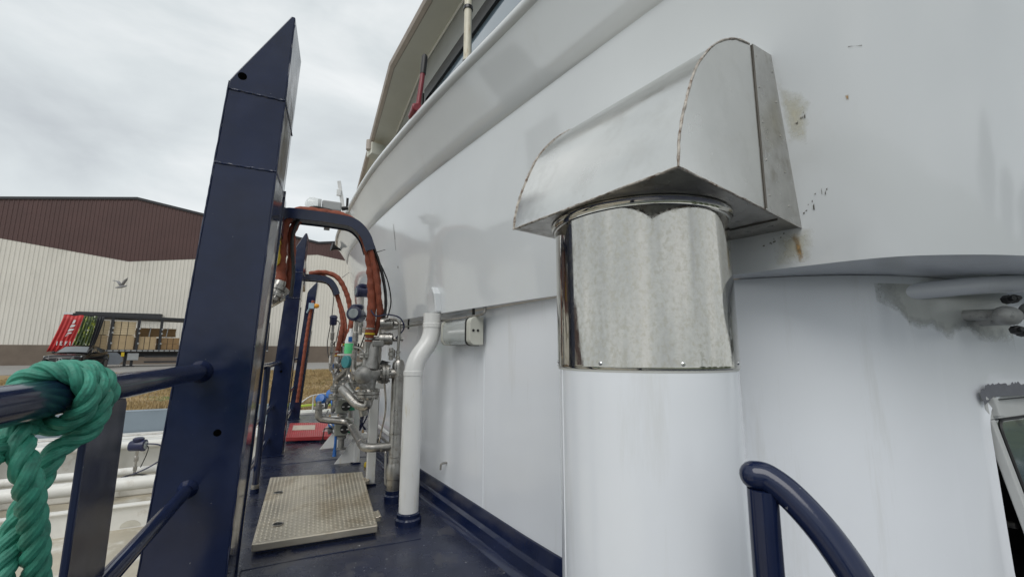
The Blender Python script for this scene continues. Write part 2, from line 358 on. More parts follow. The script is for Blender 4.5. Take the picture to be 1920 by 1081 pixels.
# ================================================================== WAREHOUSE
FY = 51.0
wh = thing('warehouse', 'long corrugated warehouse, cream walls with zigzag brown upper band', 'warehouse', (0, FY, 0))
def zig(x, base, s): # ridge at -16.3 + n*32.6
    d = abs(((x + 16.3 + 16.3) % 32.6) - 16.3); return base + s * d
roofz = lambda x: zig(x, 15.98, -.16); linez = lambda x: zig(x, 9.68, .142)
def clad(name, mat, zlo, zhi, y0, pitch=.30):
    rows = [[], []]; x = -75.0
    while x < 60:
        for dx, dy in ((0, 0), (.16, 0), (.19, -.035), (.27, -.035)):
            xx = x + dx; rows[0].append((xx, y0 + dy, zlo(xx))); rows[1].append((xx, y0 + dy, zhi(xx)))
        x += pitch
    mb = MB(); mb.grid(rows); return mb.build(name, mat, wh, smooth=False)
clad('lower_cladding', CREAM, lambda x: 1.75, linez, FY)
clad('upper_cladding', BROWN, linez, roofz, FY - .02)
m = MB(); m.ab(-75, FY - .12, 0, 60, FY + .2, 1.75); m.build('plinth', PLINTH, wh, smooth=False)
bp = [-75 + .5] + [-16.3 + 16.3 * k for k in range(-3, 5)]
bp = [-65.2, -48.9, -32.6, -16.3, 0, 16.3, 32.6, 48.9]
m = MB()
for a, b in zip(bp, bp[1:]):
    m.prism([(a, FY - .12, roofz(a) - .12), (b, FY - .12, roofz(b) - .12), (b, FY - .12, roofz(b) + .12), (a, FY - .12, roofz(a) + .12)], (0, .2, 0))
m.build('roof_edge_trim', TRUCKD, wh, smooth=False)
m = MB(); m.grid([[(a, FY, roofz(a)) for a in bp], [(a, FY + 40, roofz(a)) for a in bp]]); m.build('roof', BROWN, wh, smooth=False)
m = MB(); m.ab(-19.3, FY - .5, 4.42, -13.2, FY - .07, 4.74); m.build('canopy_beam', TRUCKD, wh, smooth=False)
# ================================================================== TRAILER
A = Vector((-16.07, 40.86, 0)); U = Vector((.907, .421, 0)).normalized(); Nn = Vector((-U.y, U.x, 0))   # Nn points away from camera
def tp(s_, d, z): return A + U * s_ + Nn * d + Vector((0, 0, z))
tr = thing('curtain_trailer', 'open-sided dark lorry trailer with red curtain drawn back, loaded with boards', 'trailer', tuple(A + U * 6.5))
ROT = Matrix(((U.x, Nn.x, 0), (U.y, Nn.y, 0), (0, 0, 1)))
def tbox(mb, s0, s1, d0, d1, z0, z1): return mb.box(tp((s0 + s1) / 2, (d0 + d1) / 2, (z0 + z1) / 2), (s1 - s0, d1 - d0, z1 - z0), ROT)
HT = 3.95
m = MB(); tbox(m, .0, 13.6, -.02, 2.5, HT - .24, HT); m.build('roof', TRUCKD, tr, smooth=False, bevel=.03)
m = MB(); tbox(m, .0, 13.6, 0, 2.5, 1.16, 1.30); fl = m.build('load_floor', TRUCKD, tr, smooth=False)
m = MB(); tbox(m, 1.6, 13.6, -.03, -.005, 1.20, 1.29); m.build('side_rail', LGREY, tr, smooth=False)
for k in range(34):
    m = MB(); tbox(m, 2.0 + k * .34, 2.06 + k * .34, -.05, -.032, 1.17, 1.30); m.build('lashing_slot', TRUCKD, tr, smooth=False)
m = MB(); tbox(m, .0, .1, .1, 2.5, 1.3, HT - .24); m.build('headboard', LGREY, tr, smooth=False)
m = MB(); tbox(m, 13.5, 13.6, .0, 2.5, 1.3, HT - .24); m.build('rear_frame', TRUCKD, tr, smooth=False)
for s0 in (2.48, 4.02, 5.42, 6.9, 8.5, 10.2, 12.35):
    m = MB(); tbox(m, s0 - .085, s0 + .085, -.04, .08, 1.3, HT - .24); pst = m.build('side_post', TRUCKD, tr, smooth=False)
    for zz in (1.75, 2.55, 2.9): m = MB(); tbox(m, s0 + .02, s0 + .12, -.06, -.042, zz, zz + .12); m.build('reflector', LGREY, pst, smooth=False)
for s0 in (4.75, 5.85):
    m = MB(); m.cyl(tp(s0, .5, 1.9), tp(s0 + .1, .5, 3.1), .035, 8); m.build('load_bar', LGREY, tr)
# curtain: gathered folds
def curtain(name, mat, s0t, s1t, s0b, s1b, nf, amp):
    rows = []
    for j in range(9):
        t = j / 8; z = lerp(HT - .18, 1.15, t); row = []
        for k in range(nf * 6 + 1):
            q = k / (nf * 6); s_ = lerp(lerp(s0t, s1t, q), lerp(s0b, s1b, q), t ** 1.2)
            row.append(tp(s_, -.12 - amp * math.sin(q * nf * 6.283 + t * 1.1) * (.4 + .6 * t) - .1 * t, z + .04 * math.sin(q * 9)))
        rows.append(row)
    mb = MB(); mb.grid(rows); o = mb.build(name, mat, tr); so_ = o.modifiers.new('thick', 'SOLIDIFY'); so_.thickness = .012; return o
c1 = curtain('red_curtain', CURT, -.12, .88, -.70, .38, 5, .06)
c2 = curtain('printed_curtain', CURT2, .89, 1.6, .40, 1.30, 5, .07)
c3 = curtain('dark_curtain', TRUCKD, 1.61, 2.0, 1.31, 1.55, 3, .07)
m = MB(); tbox(m, -.15, .3, -.1, .3, HT - .12, HT + .03); m.build('roof_corner_cap', WPL, tr, smooth=False)
# lettering on the curtain: stacked white blocks and the letters I E F
def cpt(s_, z): return tp(s_, -.30, z)
m = MB()
for (s_, z, wd, hh, sl) in ((.38, 3.28, .12, .30, .06), (.34, 2.98, .22, .22, .07), (.28, 2.70, .25, .2, .08), (.22, 2.46, .22, .16, .08), (.13, 2.29, .14, .1, .06)):
    m.prism([cpt(s_ - wd / 2, z - hh / 2), cpt(s_ + wd / 2, z - hh / 2 + .07), cpt(s_ + wd / 2 + sl, z + hh / 2), cpt(s_ - wd / 2 + sl, z + hh / 2)], Nn * .01)
m.build('tower_emblem', WPL, c1, smooth=False)
def letter(ch, s0, z0, h):
    mb = MB(); wd = h * .42; st = h * .2
    def q(a0, b0, a1, b1):
        mb.prism([cpt(s0 + a0 * wd, z0 + b0 * h), cpt(s0 + a1 * wd, z0 + b0 * h), cpt(s0 + a1 * wd, z0 + b1 * h), cpt(s0 + a0 * wd, z0 + b1 * h)], Nn * .01)
    if ch == 'I': q(.3, 0, .65, 1)
    else:
        q(0, 0, .35, 1); q(.36, .8, 1, 1); q(.36, .42, .85, .62)
        if ch == 'E': q(.36, 0, 1, .2)
    mb.build('letter', WPL, c1, smooth=False)
for ch, s0 in (('I', -.32), ('E', -.12), ('F', .12), ('I', .32)): letter(ch, s0, 1.62, .28)
# chassis
m = MB(); tbox(m, 2, 13.4, .75, .95, .75, 1.15); tbox(m, 2, 13.4, 1.55, 1.75, .75, 1.15); m.build('chassis_beam', TRUCKD, tr, smooth=False)
m = MB(); m.prism([tp(1.6, -.02, .2), tp(3.15, -.02, .2), tp(3.36, -.02, .45), tp(3.28, -.02, .8), tp(2.95, -.02, 1.12), tp(1.6, -.02, 1.12)], Nn * .06); m.build('side_skirt', GREYP, tr, smooth=False)
m = MB(); tbox(m, 3.58, 4.25, .05, .5, .5, 1.05); m.build('pallet_box', LGREY, tr, smooth=False, bevel=.03)
m = MB(); tbox(m, 4.6, 8.5, .0, .06, .72, .85); tbox(m, 4.6, 8.5, .0, .06, .3, .42); m.build('side_guard', TRUCKD, tr, smooth=False)
m = MB(); tbox(m, 3.2, 3.38, -.03, .02, .8, 1.12); m.build('marker_plate', YEL, tr, smooth=False)
for s0 in (3.42, 3.82):
    m = MB(); tbox(m, s0, s0 + .16, .25, .4, .08, .9); tbox(m, s0 - .1, s0 + .26, .15, .5, 0, .08); m.build('landing_leg', TRUCKD, tr, smooth=False)
for s0 in (9.4, 10.7, 12.0):
    t_ = MB(); t_.lathe([(.3, 0), (.48, .02), (.52, .08), (.52, .27), (.48, .33), (.3, .35)], tp(s0, .1, .52), Nn, 28); wl = t_.build('wheel', TYRE, tr)
    t_ = MB(); t_.lathe([(.05, -.02), (.12, -.02), (.26, .04), (.29, .02), (.29, .05)], tp(s0, .08, .52), Nn, 24); t_.build('rim', RIM, wl)
# load: separate boxes and board packs
def pack(name, label, s0, s1, d0, d1, z0, z1, mat, layers, cat):
    t_ = thing(name, label, cat, tuple(tp((s0 + s1) / 2, (d0 + d1) / 2, z0)))
    hh = (z1 - z0) / layers
    for k in range(layers):
        mb = MB(); j = random.uniform(-.015, .015); tbox(mb, s0 + j, s1 + j, d0 + random.uniform(-.01, .01), d1, z0 + k * hh + .006, z0 + (k + 1) * hh - .006)
        mb.build('board', mat, t_, smooth=False)
    for fr_ in (.3, .62):
        mb = MB(); ss = lerp(s0, s1, fr_); tbox(mb, ss, ss + .03, d0 - .018, d0 - .012, z0, z1); mb.build('strap', BLACK, t_, smooth=False)
    return t_
pack('board_stack', 'pale board pack on the trailer, upper one right beside the drawn curtain', 1.5, 2.36, .15, 2.3, 2.45, 3.5, CARD2, 6, 'board stack')
pack('board_stack', 'tan board pack on the trailer floor, partly behind the drawn curtain', 1.3, 2.36, .15, 2.3, 1.33, 2.42, CARD, 5, 'board stack')
pack('board_stack', 'pale striped board pack, upper one of the second trailer bay', 2.62, 3.86, .15, 2.3, 2.45, 3.5, CARD2, 6, 'board stack')
pack('carton', 'tan carton with white label, below the striped board pack on the trailer', 2.6, 3.84, .15, 2.3, 1.33, 2.42, CARD, 1, 'carton')
pack('carton', 'lone tan carton on the trailer with empty space above it', 4.16, 5.2, .15, 2.3, 1.33, 2.35, CARD, 1, 'carton')
pack('board_stack', 'darker brown board stack in the bay just left of the nearest blue post', 5.6, 6.75, .25, 2.3, 1.33, 2.3, BRN, 2, 'board stack')
pack('board_stack', 'brown board stack deep inside the trailer behind the lone carton', 4.2, 6.7, 1.5, 2.4, 2.4, 3.1, BRN, 4, 'board stack')
pack('carton', 'tan carton in the last trailer bay, seen between the two blue posts', 12.5, 13.4, .2, 2.3, 1.33, 2.3, CARD, 1, 'carton')
# ================================================================== CAR (heads towards -Y)
CX0, CY0 = -14.15, 36.0
car = thing('parked_car', 'shiny black sporty estate car parked on the quay before the trailer', 'car', (CX0, CY0 + 2.3, 0))
def cp(x, y, z): return Vector((CX0 + x, CY0 + y, z))
# body sections along y (0 front .. 4.7 rear): (y, halfwidth, z_low, z_belt, crown)
SEC = [(.00, .62, .42, .66, .70), (.06, .80, .30, .80, .86), (.22, .92, .24, .90, .97), (.7, .96, .22, .98, 1.05), (1.35, .96, .22, 1.02, 1.10), (2.4, .96, .22, 1.05, 1.08), (3.6, .96, .22, 1.08, 1.12), (4.4, .93, .24, 1.08, 1.14), (4.66, .84, .34, .98, 1.04), (4.72, .70, .44, .86, .9)]
rows = []
for y, hw, zl, zb, zc in SEC:
    row = []
    for (px, pz) in ((-.80, zl), (-.97, zl + .10), (-1.0, zl + .32), (-.985, (zl + zb) / 2 + .12), (-.95, zb - .04), (-.88, zb + .01), (-.55, lerp(zb, zc, .75)), (0, zc)):
        row.append(cp(px * hw, y, pz))
    row += [cp(-(p.x - CX0), y, p.z) for p in row[-2::-1]]
    rows.append(row)
m = MB(); m.grid(rows); m.f.append(tuple(range(len(rows[0])))); n0 = (len(rows) - 1) * len(rows[0]); m.f.append(tuple(range(n0 + len(rows[0]) - 1, n0 - 1, -1)))
body = m.build('body', CARP, car, ang=40); body.modifiers.new('sub', 'SUBSURF').levels = 1; body.modifiers['sub'].render_levels = 2
RS = [(1.30, .80, 1.07, 1.085), (2.05, .66, 1.07, 1.52), (2.6, .62, 1.07, 1.60), (3.3, .60, 1.07, 1.56), (4.0, .58, 1.08, 1.36), (4.5, .62, 1.08, 1.14)]
rows = []
for y, hw, zl, zt in RS:
    bw = .84
    rows.append([cp(-bw, y, zl), cp(-lerp(bw, hw, .85), y, lerp(zl, zt, .85)), cp(-hw * .85, y, zt - .005), cp(0, y, zt + .01), cp(hw * .85, y, zt - .005), cp(lerp(bw, hw, .85), y, lerp(zl, zt, .85)), cp(bw, y, zl)])
m = MB(); m.grid(rows); cab = m.build('roof', CARP, car, ang=50)
m = MB(); m.grid([[cp(-.72, 1.36, 1.13), cp(0, 1.28, 1.15), cp(.72, 1.36, 1.13)], [cp(-.60, 1.98, 1.49), cp(0, 1.93, 1.52), cp(.60, 1.98, 1.49)]]); m.build('windscreen', CARGLASS, car)
for sg in (-1, 1):
    for a, b in ((1.75, 2.62), (2.72, 3.9)):
        top = lambda y: 1.50 if 2.1 < y < 3.3 else (1.34 if y < 2.1 else 1.36)
        wv = lambda z: lerp(.855, .70, (z - 1.07) / .45)
        m = MB(); q = [(a, 1.12), (b, 1.12), (b, top(b) - .03), (max(a, 2.0) if a < 2.2 else a, top(max(a, 2.1)) - .03)]
        m.prism([cp(sg * wv(z), y, z) for y, z in q], (sg * .012, 0, 0)); m.build('side_window', CARGLASS, car, smooth=False)
    m = MB(); m.sphere(cp(sg * 1.02, 1.75, 1.13), .1, 12, (1.1, .8, .75)); m.tube([cp(sg * .86, 1.78, 1.10), cp(sg * .98, 1.76, 1.11)], .03, 8); m.build('wing_mirror', CARP, car)
    m = MB(); m.prism([cp(sg * .50, .10, .76), cp(sg * .86, .30, .80), cp(sg * .90, .42, .90), cp(sg * .55, .14, .87)], (0, -.04, .005)); m.build('headlight', M('headlight_glass', (.5, .53, .55), .1, coat=1), car)
    for y in (.95, 3.75):
        t_ = MB(); ax = (sg, 0, 0); t_.lathe([(.2, -.22), (.34, -.22), (.36, -.18), (.36, -.03), (.34, 0), (.24, .0)], cp(sg * .97, y, .36), ax, 28); wl = t_.build('wheel', TYRE, car)
        t_ = MB(); t_.lathe([(.24, .0), (.23, -.02), (.06, .0), (.03, .005)], cp(sg * .975, y, .36), ax, 20); t_.build('rim', RIM, wl)
m = MB(); m.prism([cp(-.42, .0, .50), cp(.42, .0, .50), cp(.50, .04, .78), cp(-.50, .04, .78)], (0, -.03, 0)); grl = m.build('grille', DARK, car, smooth=False)
m = MB(); ring = [cp(.13 * math.cos(a * .2618), -.045, .65 + .13 * math.sin(a * .2618)) for a in range(24)]; m.tube(ring, .014, 6, closed=True)
for a in (90, 210, 330): m.tube([cp(0, -.045, .65), cp(.13 * math.cos(R(a)), -.045, .65 + .13 * math.sin(R(a)))], [.026, .006], 6)
m.build('star_emblem', CHROME, grl)
m = MB(); m.ab(CX0 - .8, CY0 + .03, .30, CX0 + .8, CY0 + .09, .42); m.build('lower_intake', DARK, car, smooth=False)
# ================================================================== GULL
gx, gy, gz = -10.94, 33.7, 5.18
gl = thing('gull', 'grey gull flying with raised wings before the cream warehouse wall', 'gull', (gx, gy, gz))
m = MB(); m.tube([(gx + .26, gy, gz + .10), (gx + .17, gy, gz + .05), (gx, gy, gz), (gx - .15, gy, gz - .05), (gx - .30, gy, gz - .08)], [.02, .06, .085, .06, .02], 10); m.build('body', FEATHER, gl)
for sg, tip in ((1, (.35, -.3, .55)), (-1, (-.55, .3, .42))):
    m = MB(); p0 = V(gx + .08, gy, gz + .04); p1 = V(gx - .1, gy, gz + .03); t_ = V(gx + tip[0], gy + tip[1], gz + tip[2]); mid = (p0 + t_) / 2 + V(.0, 0, .12)
    m.grid([[p0, mid + V(.07, 0, 0), t_], [p1, mid + V(-.10, 0, -.02), t_ + V(-.03, 0, -.02)]]); o = m.build('wing', FEATHER, gl); o.modifiers.new('t', 'SOLIDIFY').thickness = .02

# ================================================================== SUPERSTRUCTURE
def crom(pts, sub):
    return smooth_path([(p[0], p[1], 0) for p in pts], sub)
Bc = [(2.6, 7.75), (1.6, 7.6), (1.0, 7.35), (.70, 6.9), (.59, 6.3), (.57, 5.6), (.61, 4.9), (.715, 4.1), (.84, 3.35), (.985, 2.6), (1.135, 1.9), (1.30, 1.42), (1.435, 1.08), (1.51, .83), (1.60, .64), (1.75, .53), (1.98, .44), (2.4, .36), (3.4, .30), (6, .25)]
Kc = [(2.6, 8.3), (1.5, 8.2), (.85, 7.95), (.50, 7.4), (.425, 6.7), (.44, 6.0), (.515, 5.1), (.625, 4.2), (.75, 3.38), (.89, 2.64), (1.03, 1.95), (1.135, 1.44), (1.21, 1.09), (1.28, .80), (1.37, .56), (1.53, .40), (1.8, .29), (2.3, .20), (3.4, .13), (6, .08)]
Tc = [(2.6, 8.8), (1.4, 8.7), (.70, 8.45), (.34, 7.95), (.265, 7.3), (.28, 6.4), (.345, 5.3), (.44, 4.25), (.57, 3.42), (.715, 2.64), (.86, 1.98), (.965, 1.47), (1.04, 1.10), (1.11, .78), (1.20, .50), (1.36, .30), (1.65, .18), (2.2, .09), (3.4, .02), (6, -.03)]
ZB, ZK, ZT = 1.47, 2.60, 3.00
SUBN = 8
bC, kC, tC = crom(Bc, SUBN), crom(Kc, SUBN), crom(Tc, SUBN)
dk = thing('deckhouse', 'white curved front of the deckhouse with flared upper bulwark', 'deckhouse', (1.6, 4, 0))
def row(a, b, t, z, bow=0.0): return [V(lerp(p.x, q.x, t) + bow * .0, lerp(p.y, q.y, t), z) for p, q in zip(a, b)]
m = MB(); m.grid([row(bC, kC, t / 8, lerp(ZB, ZK, t / 8)) for t in range(9)] )
# knuckle: small rounded step, then flare
kn = [V(lerp(p.x, q.x, .10) , lerp(p.y, q.y, .10), ZK + .012) for p, q in zip(kC, tC)]
m2 = MB(); m2.grid([row(kC, tC, 0, ZK - .001), kn] + [row(kC, tC, t, lerp(ZK, ZT, t)) for t in (.3, .5, .75, 1.0)])
up1 = m.build('bulwark_panel', WHITE, dk, ang=60); up2 = m2.build('bulwark_flare', WHITE, dk, ang=60)
m = MB(); m.tube([V(p.x + .012, p.y, ZT + .005) for p in tC], .036, 12); m.build('cap_rail', WHITE, dk)
# inside of the bulwark
m = MB(); m.grid([[V(p.x + .10, p.y + .10, ZK - .2) for p in kC], [V(p.x + .06, p.y + .06, ZT) for p in tC]]); m.build('bulwark_inside', WHITE, dk)
# lower wall
Wc = [(2.6, 7.25), (1.6, 7.15), (1.08, 6.8), (.84, 6.2), (.76, 5.5), (.795, 4.9), (.905, 3.95), (1.0, 3.25), (1.075, 2.69), (1.15, 2.13), (1.23, 1.72), (1.37, 1.38), (1.55, 1.12), (1.75, .93), (1.97, .816), (2.2, .758)]
wC = crom(Wc, SUBN)
m = MB(); m.grid([[V(p.x, p.y, z) for p in wC] for z in (0, .16, .5, .9, 1.2, ZB)]); lw = m.build('lower_wall', WHITE_LOW, dk, ang=60)
# side wall with rounded window opening
def rrect(x0, x1, z0, z1, r, n=8):
    o_ = []
    for cx, cz, a0 in ((x1 - r, z1 - r, 0), (x0 + r, z1 - r, 90), (x0 + r, z0 + r, 180), (x1 - r, z0 + r, 270)):
        for k in range(n + 1): a = R(a0 + 90 * k / n); o_.append((cx + r * math.cos(a), cz + r * math.sin(a)))
    return o_
wy = lambda x: .758 - .20 * (x - 2.2) + .10 * (x - 2.2) ** 2
inner = rrect(2.40, 3.15, .25, 1.005, .13)
outer = []
ccx, ccz = 2.78, .65
for x, z in inner:
    dx, dz = x - ccx, z - ccz; k = 1e9
    if dx: k = min(k, ((3.6 if dx > 0 else 2.2) - ccx) / dx)
    if dz: k = min(k, ((ZB if dz > 0 else 0) - ccz) / dz)
    outer.append((ccx + dx * k, ccz + dz * k))
for cn in ((2.2, ZB), (2.2, 0), (3.6, ZB), (3.6, 0)):
    i = min(range(len(outer)), key=lambda i: (outer[i][0] - cn[0]) ** 2 + (outer[i][1] - cn[1]) ** 2); outer[i] = cn
m = MB(); lip = [V(x, wy(x) - .012, z) for x, z in rrect(2.395, 3.155, .245, 1.01, .132)]
m.grid([[V(x, wy(x), z) for x, z in [(lerp(a[0], b[0], k), lerp(a[1], b[1], k)) for a, b in zip(outer, inner)]] for k in (0, .2, .4, .6, .8, .93)] + [lip, [p + V(.004, .12, -.002) for p in lip]], closed=True)
m.build('side_wall', WHITE_LOW, dk, ang=50)
m = MB(); m.ab(2.2, 1.55, 0, 3.6, 1.57, 1.46); m.ab(2.2, .87, 0, 2.22, 1.54, 1.46); m.ab(2.23, .87, .06, 3.58, 1.54, .08); m.ab(2.23, .87, 1.42, 3.58, 1.54, 1.44); m.ab(3.58, .87, 0, 3.6, 1.54, 1.46); m.build('dark_cabin', DARK, dk, smooth=False)
m = MB(); m.ab(3.6, .6, 0, 6, .68, 1.47); m.build('side_wall', WHITE_LOW, dk, smooth=False)
# soffit under the overhang
m = MB(); inn = crom(Wc + [(2.6, .69), (3.4, .64), (3.9, .62), (6, .62)], SUBN)
nB = len(bC)
def resample(c, n):
    d = [0]
    for a, b in zip(c, c[1:]): d.append(d[-1] + (b - a).length)
    o_ = []
    for k in range(n):
        t = d[-1] * k / (n - 1); i = max(j for j in range(len(d)) if d[j] <= t + 1e-9); i = min(i, len(c) - 2)
        o_.append(c[i].lerp(c[i + 1], (t - d[i]) / max(1e-9, d[i + 1] - d[i])))
    return o_
rb, ri = [], []
for p in bC:
    q = min(inn, key=lambda v: (v - p).length); rb.append(V(p.x, p.y, ZB + .001)); ri.append(V(q.x + .06, q.y + .08, ZB + .004))
m.grid([rb, ri]); m.build('soffit', WHITE_LOW, dk)
m = MB(); m.tube(smooth_path([(2.0, .88, 1.395), (2.15, .77, 1.415), (2.35, .64, 1.435), (2.7, .52, 1.45), (3.1, .44, 1.455)], 8), .034, 16); m.build('soffit_stiffener', WHITE_LOW, dk)
# blue skirting and kerb strip
def off(c, d):
    o_ = []
    for i, p in enumerate(c):
        a = c[max(i - 1, 0)]; b = c[min(i + 1, len(c) - 1)]; t = (b - a).normalized(); o_.append(V(p.x + t.y * d, p.y - t.x * d, 0))
    return o_
# outward is towards -X : test sign
sgn = 1 if off(wC, .01)[60].x < wC[60].x else -1
prof = [(.002, .175), (.012, .172), (.030, .10), (.055, .085), (.066, .03), (.085, .022), (.105, .0)]
m = MB(); m.grid([[V(p.x, p.y, z) for p in off(wC, sgn * d)] for d, z in prof]); m.build('skirting', NAVY, dk, ang=40)
# vertical weld seams on the lower wall
for ty in (2.70, 3.9, 5.0):
    q = min(wC, key=lambda v: abs(v.y - ty)); m = MB(); m.tube([(q.x - .0005, q.y, .17), (q.x - .0005, q.y, 1.46)], .0022, 6); m.build('wall_seam', WHITE_LOW, dk)
m = MB(); q = min(wC, key=lambda v: abs(v.y - 3.22)); m.tube(fillet([(q.x, q.y, .335), (q.x - .05, q.y, .335), (q.x - .05, q.y, .29)], .02), .008, 8); m.build('wall_hook', STEEL_PIPE, dk)
# bare steel marks on the bulwark
def kpt(i_t, t, dx=-.003):   # point on panel: curve param index, height t
    p, q = bC[i_t], kC[i_t]; return V(lerp(p.x, q.x, t) + dx, lerp(p.y, q.y, t), lerp(ZB, ZK, t))
def panel_at(x, y, z, d=.002):
    """closest point on the bulwark panel to a world point, pushed outward"""
    t = (z - ZB) / (ZK - ZB); i = min(range(len(bC)), key=lambda i: (lerp(bC[i].x, kC[i].x, t) - x) ** 2 + (lerp(bC[i].y, kC[i].y, t) - y) ** 2)
    best = None
    for j in (i - 1, i):
        a = V(lerp(bC[j].x, kC[j].x, t), lerp(bC[j].y, kC[j].y, t), z); b = V(lerp(bC[j + 1].x, kC[j + 1].x, t), lerp(bC[j + 1].y, kC[j + 1].y, t), z)
        ab_ = b - a; q = min(1, max(0, (V(x, y, z) - a).dot(ab_) / ab_.length_squared)); p = a + ab_ * q; n_ = V(ab_.y, -ab_.x, 0).normalized()
        if n_.x > 0 and n_.y > 0: n_ = -n_
        if best is None or (p - V(x, y, z)).length < best[0]: best = ((p - V(x, y, z)).length, p, n_)
    return best[1] + best[2] * d
def mark(name, mat, pts, cx=None, d=.0016, n=8):
    """irregular patch lying on the bulwark: quad of 4 world corners subdivided"""
    rows = []
    for i in range(n + 1):
        row_ = []
        for j in range(n + 1):
            u, v = i / n, j / n; e_ = .10 * noise.noise(Vector((u * 3.1 + d * 999, v * 3.7, cx or 0))) if (i in (0, n) or j in (0, n)) else 0
            p = (V(pts[0]) * (1 - u) + V(pts[1]) * u) * (1 - v) + (V(pts[3]) * (1 - u) + V(pts[2]) * u) * v; c_ = (V(pts[0]) + V(pts[2])) / 2; p = p + (p - c_) * e_
            row_.append(panel_at(p.x, p.y, p.z, d))
        rows.append(row_)
    mb = MB(); mb.grid(rows); o_ = mb.build(name, mat, dk)
    if mat is not CHIP: setfade(o_, [min(i, n - i, j, n - j) / (n / 2) for i in range(n + 1) for j in range(n + 1)])
STAIN = fademat('rust_stain', (.45, .27, .09), .7, .4, 60, 1.3, 1.1, 70)
YELW = fademat('yellowed_touch_up', (.66, .63, .50), .4, .05, 9, 1.2, .9, 22)
mark('rust_run', STAIN, [(1.480, .850, 1.592), (1.489, .822, 1.590), (1.502, .824, 1.474), (1.496, .840, 1.474)], 3.0, .0012, 8)
mark('yellowed_patch', YELW, [(1.385, .80, 2.13), (1.45, .715, 2.0), (1.46, .75, 1.86), (1.43, .80, 1.86)], 2.0, .0010)
mark('yellowed_run', YELW, [(1.46, .90, 1.60), (1.51, .78, 1.60), (1.52, .80, 1.474), (1.47, .92, 1.474)], 5.0, .0009)
mark('rust_spot', STAIN, [(1.479, .643, 1.984), (1.4845, .632, 1.984), (1.485, .633, 1.962), (1.480, .642, 1.962)], 4.0, .0012, 8)
rdm = random.Random(21)
for k in range(26):
    u = rdm.random(); a, b = ((V(1.505, .728, 1.715), V(1.482, .796, 1.650)), (V(1.475, .866, 1.585), V(1.46, .93, 1.555)), (V(1.428, .765, 1.955), V(1.445, .735, 1.945)))[k % 3]
    c_ = a.lerp(b, u) + V(0, rdm.gauss(0, .004), rdm.gauss(0, .008)); w2, h2 = rdm.uniform(.0006, .0022) * (1 + 2 * rdm.random() ** 4), rdm.uniform(.0006, .0028) * (1 + 2 * rdm.random() ** 4)
    mark('paint_chip', CHIP, [c_ + V(0, w2, h2), c_ + V(0, -w2, h2 * 2), c_ + V(0, -w2 * .6, -h2), c_ + V(0, w2 * 1.3, -h2 * .6)], k + .5, .0024, 2)
for a, b, w2 in (((.655, 4.081, 2.421), (.671, 4.045, 2.26), .006), ((.672, 4.05, 2.26), (.680, 4.03, 2.15), .004), ((.70, 3.985, 1.985), (.702, 3.98, 1.965), .012), ((1.461, .609, 2.122), (1.482, .584, 2.114), .0)):
    a, b = V(a), V(b); mark('paint_scratch', CHIP, [a + V(0, w2 * .4, 0), a + V(0, -w2 * .4, .002), b + V(0, -w2, 0), b + V(0, w2, .002)], a.z, .0024, 3)
# worn, matt wall patch by the side window, with reflection painted into its colour
def wall_at(x, z, d): 
    if x >= 2.2: return V(x, wy(x) - d, z)
    i = min(range(len(wC) - 20, len(wC)), key=lambda i: abs(wC[i].x - x)); p = wC[i]; return V(p.x - d * .4, p.y - d, z)
WORN_REFL = fademat('worn_wall_painted_reflection', (.53, .545, .515), .28, .14, 5, .8, 2.4, 8)
rows = []
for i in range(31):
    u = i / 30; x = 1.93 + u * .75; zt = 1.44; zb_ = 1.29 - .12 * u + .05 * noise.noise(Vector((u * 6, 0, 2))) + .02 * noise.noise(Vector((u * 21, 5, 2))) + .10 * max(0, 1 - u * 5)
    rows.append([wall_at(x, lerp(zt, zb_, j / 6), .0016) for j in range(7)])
m = MB(); m.grid(rows); o_ = m.build('worn_reflection_patch', WORN_REFL, dk); setfade(o_, [min(1, (6 - j) / 4, i / 8) for i in range(31) for j in range(7)])
# grey primer patch by side window
m = MB(); pr = []
rd = random.Random(9)
up_ = [(2.352 + .0095 * k + .006 * rd.random(), 1.030 + .016 * noise.noise(Vector((k * .55, 3.3, 0))) + .006 * rd.random() - .03 * max(0, 1 - k / 4)) for k in range(80)]
lo_ = [(2.375 + .0095 * k, .975 + .030 * min(1, k / 6)) for k in range(80)]
m.grid([[V(x, wy(x) - .0165, z) for x, z in lo_], [V(x, wy(x) - .017, z + .018) for x, z in up_]]); m.build('primer_patch', PRIMER, dk, smooth=False)
# ------------------------------------------------------------------ side window sash, pushed open
ws = thing('window_sash', 'open grey framed side window with a tree reflection, hinged at its top', 'window', (2.42, .62, .3))
def sp(u, v, d=0):   # u along X from 0, v down from hinge, tilt outward towards -Y
    a = R(9); return V(2.405 + u, .748 - .04 * u - math.sin(a) * v - math.cos(a) * d, .982 - math.cos(a) * v + math.sin(a) * d)
def bar(mb, u0, v0, u1, v1, t=.03):
    vs = [sp(u, v, d) for d in (0, t) for u, v in ((u0, v0), (u1, v0), (u1, v1), (u0, v1))]
    mb.add(vs, [(0, 1, 2, 3), (7, 6, 5, 4), (0, 4, 5, 1), (1, 5, 6, 2), (2, 6, 7, 3), (3, 7, 4, 0)])
FRM = M('pale_grey_window_frame', (.50, .51, .50), .4, var=.05)
for a in ((0, 0, .68, .07), (0, .071, .034, .70), (.63, .071, .68, .70), (.035, .65, .629, .70)):
    m = MB(); bar(m, *a); m.build('frame_bar', FRM, ws, smooth=False, bevel=.004)
m = MB(); bar(m, -.02, -.035, .70, -.003, .045); m.build('hinge_rail', FRM, ws, smooth=False, bevel=.004)
m = MB(); bar(m, .02, -.012, .055, .06, .052); m.build('hinge_arm', FRM, ws, smooth=False, bevel=.004)
m = MB(); bar(m, .034, .07, .63, .65, .012); m.build('pane', PANE, ws, smooth=False)
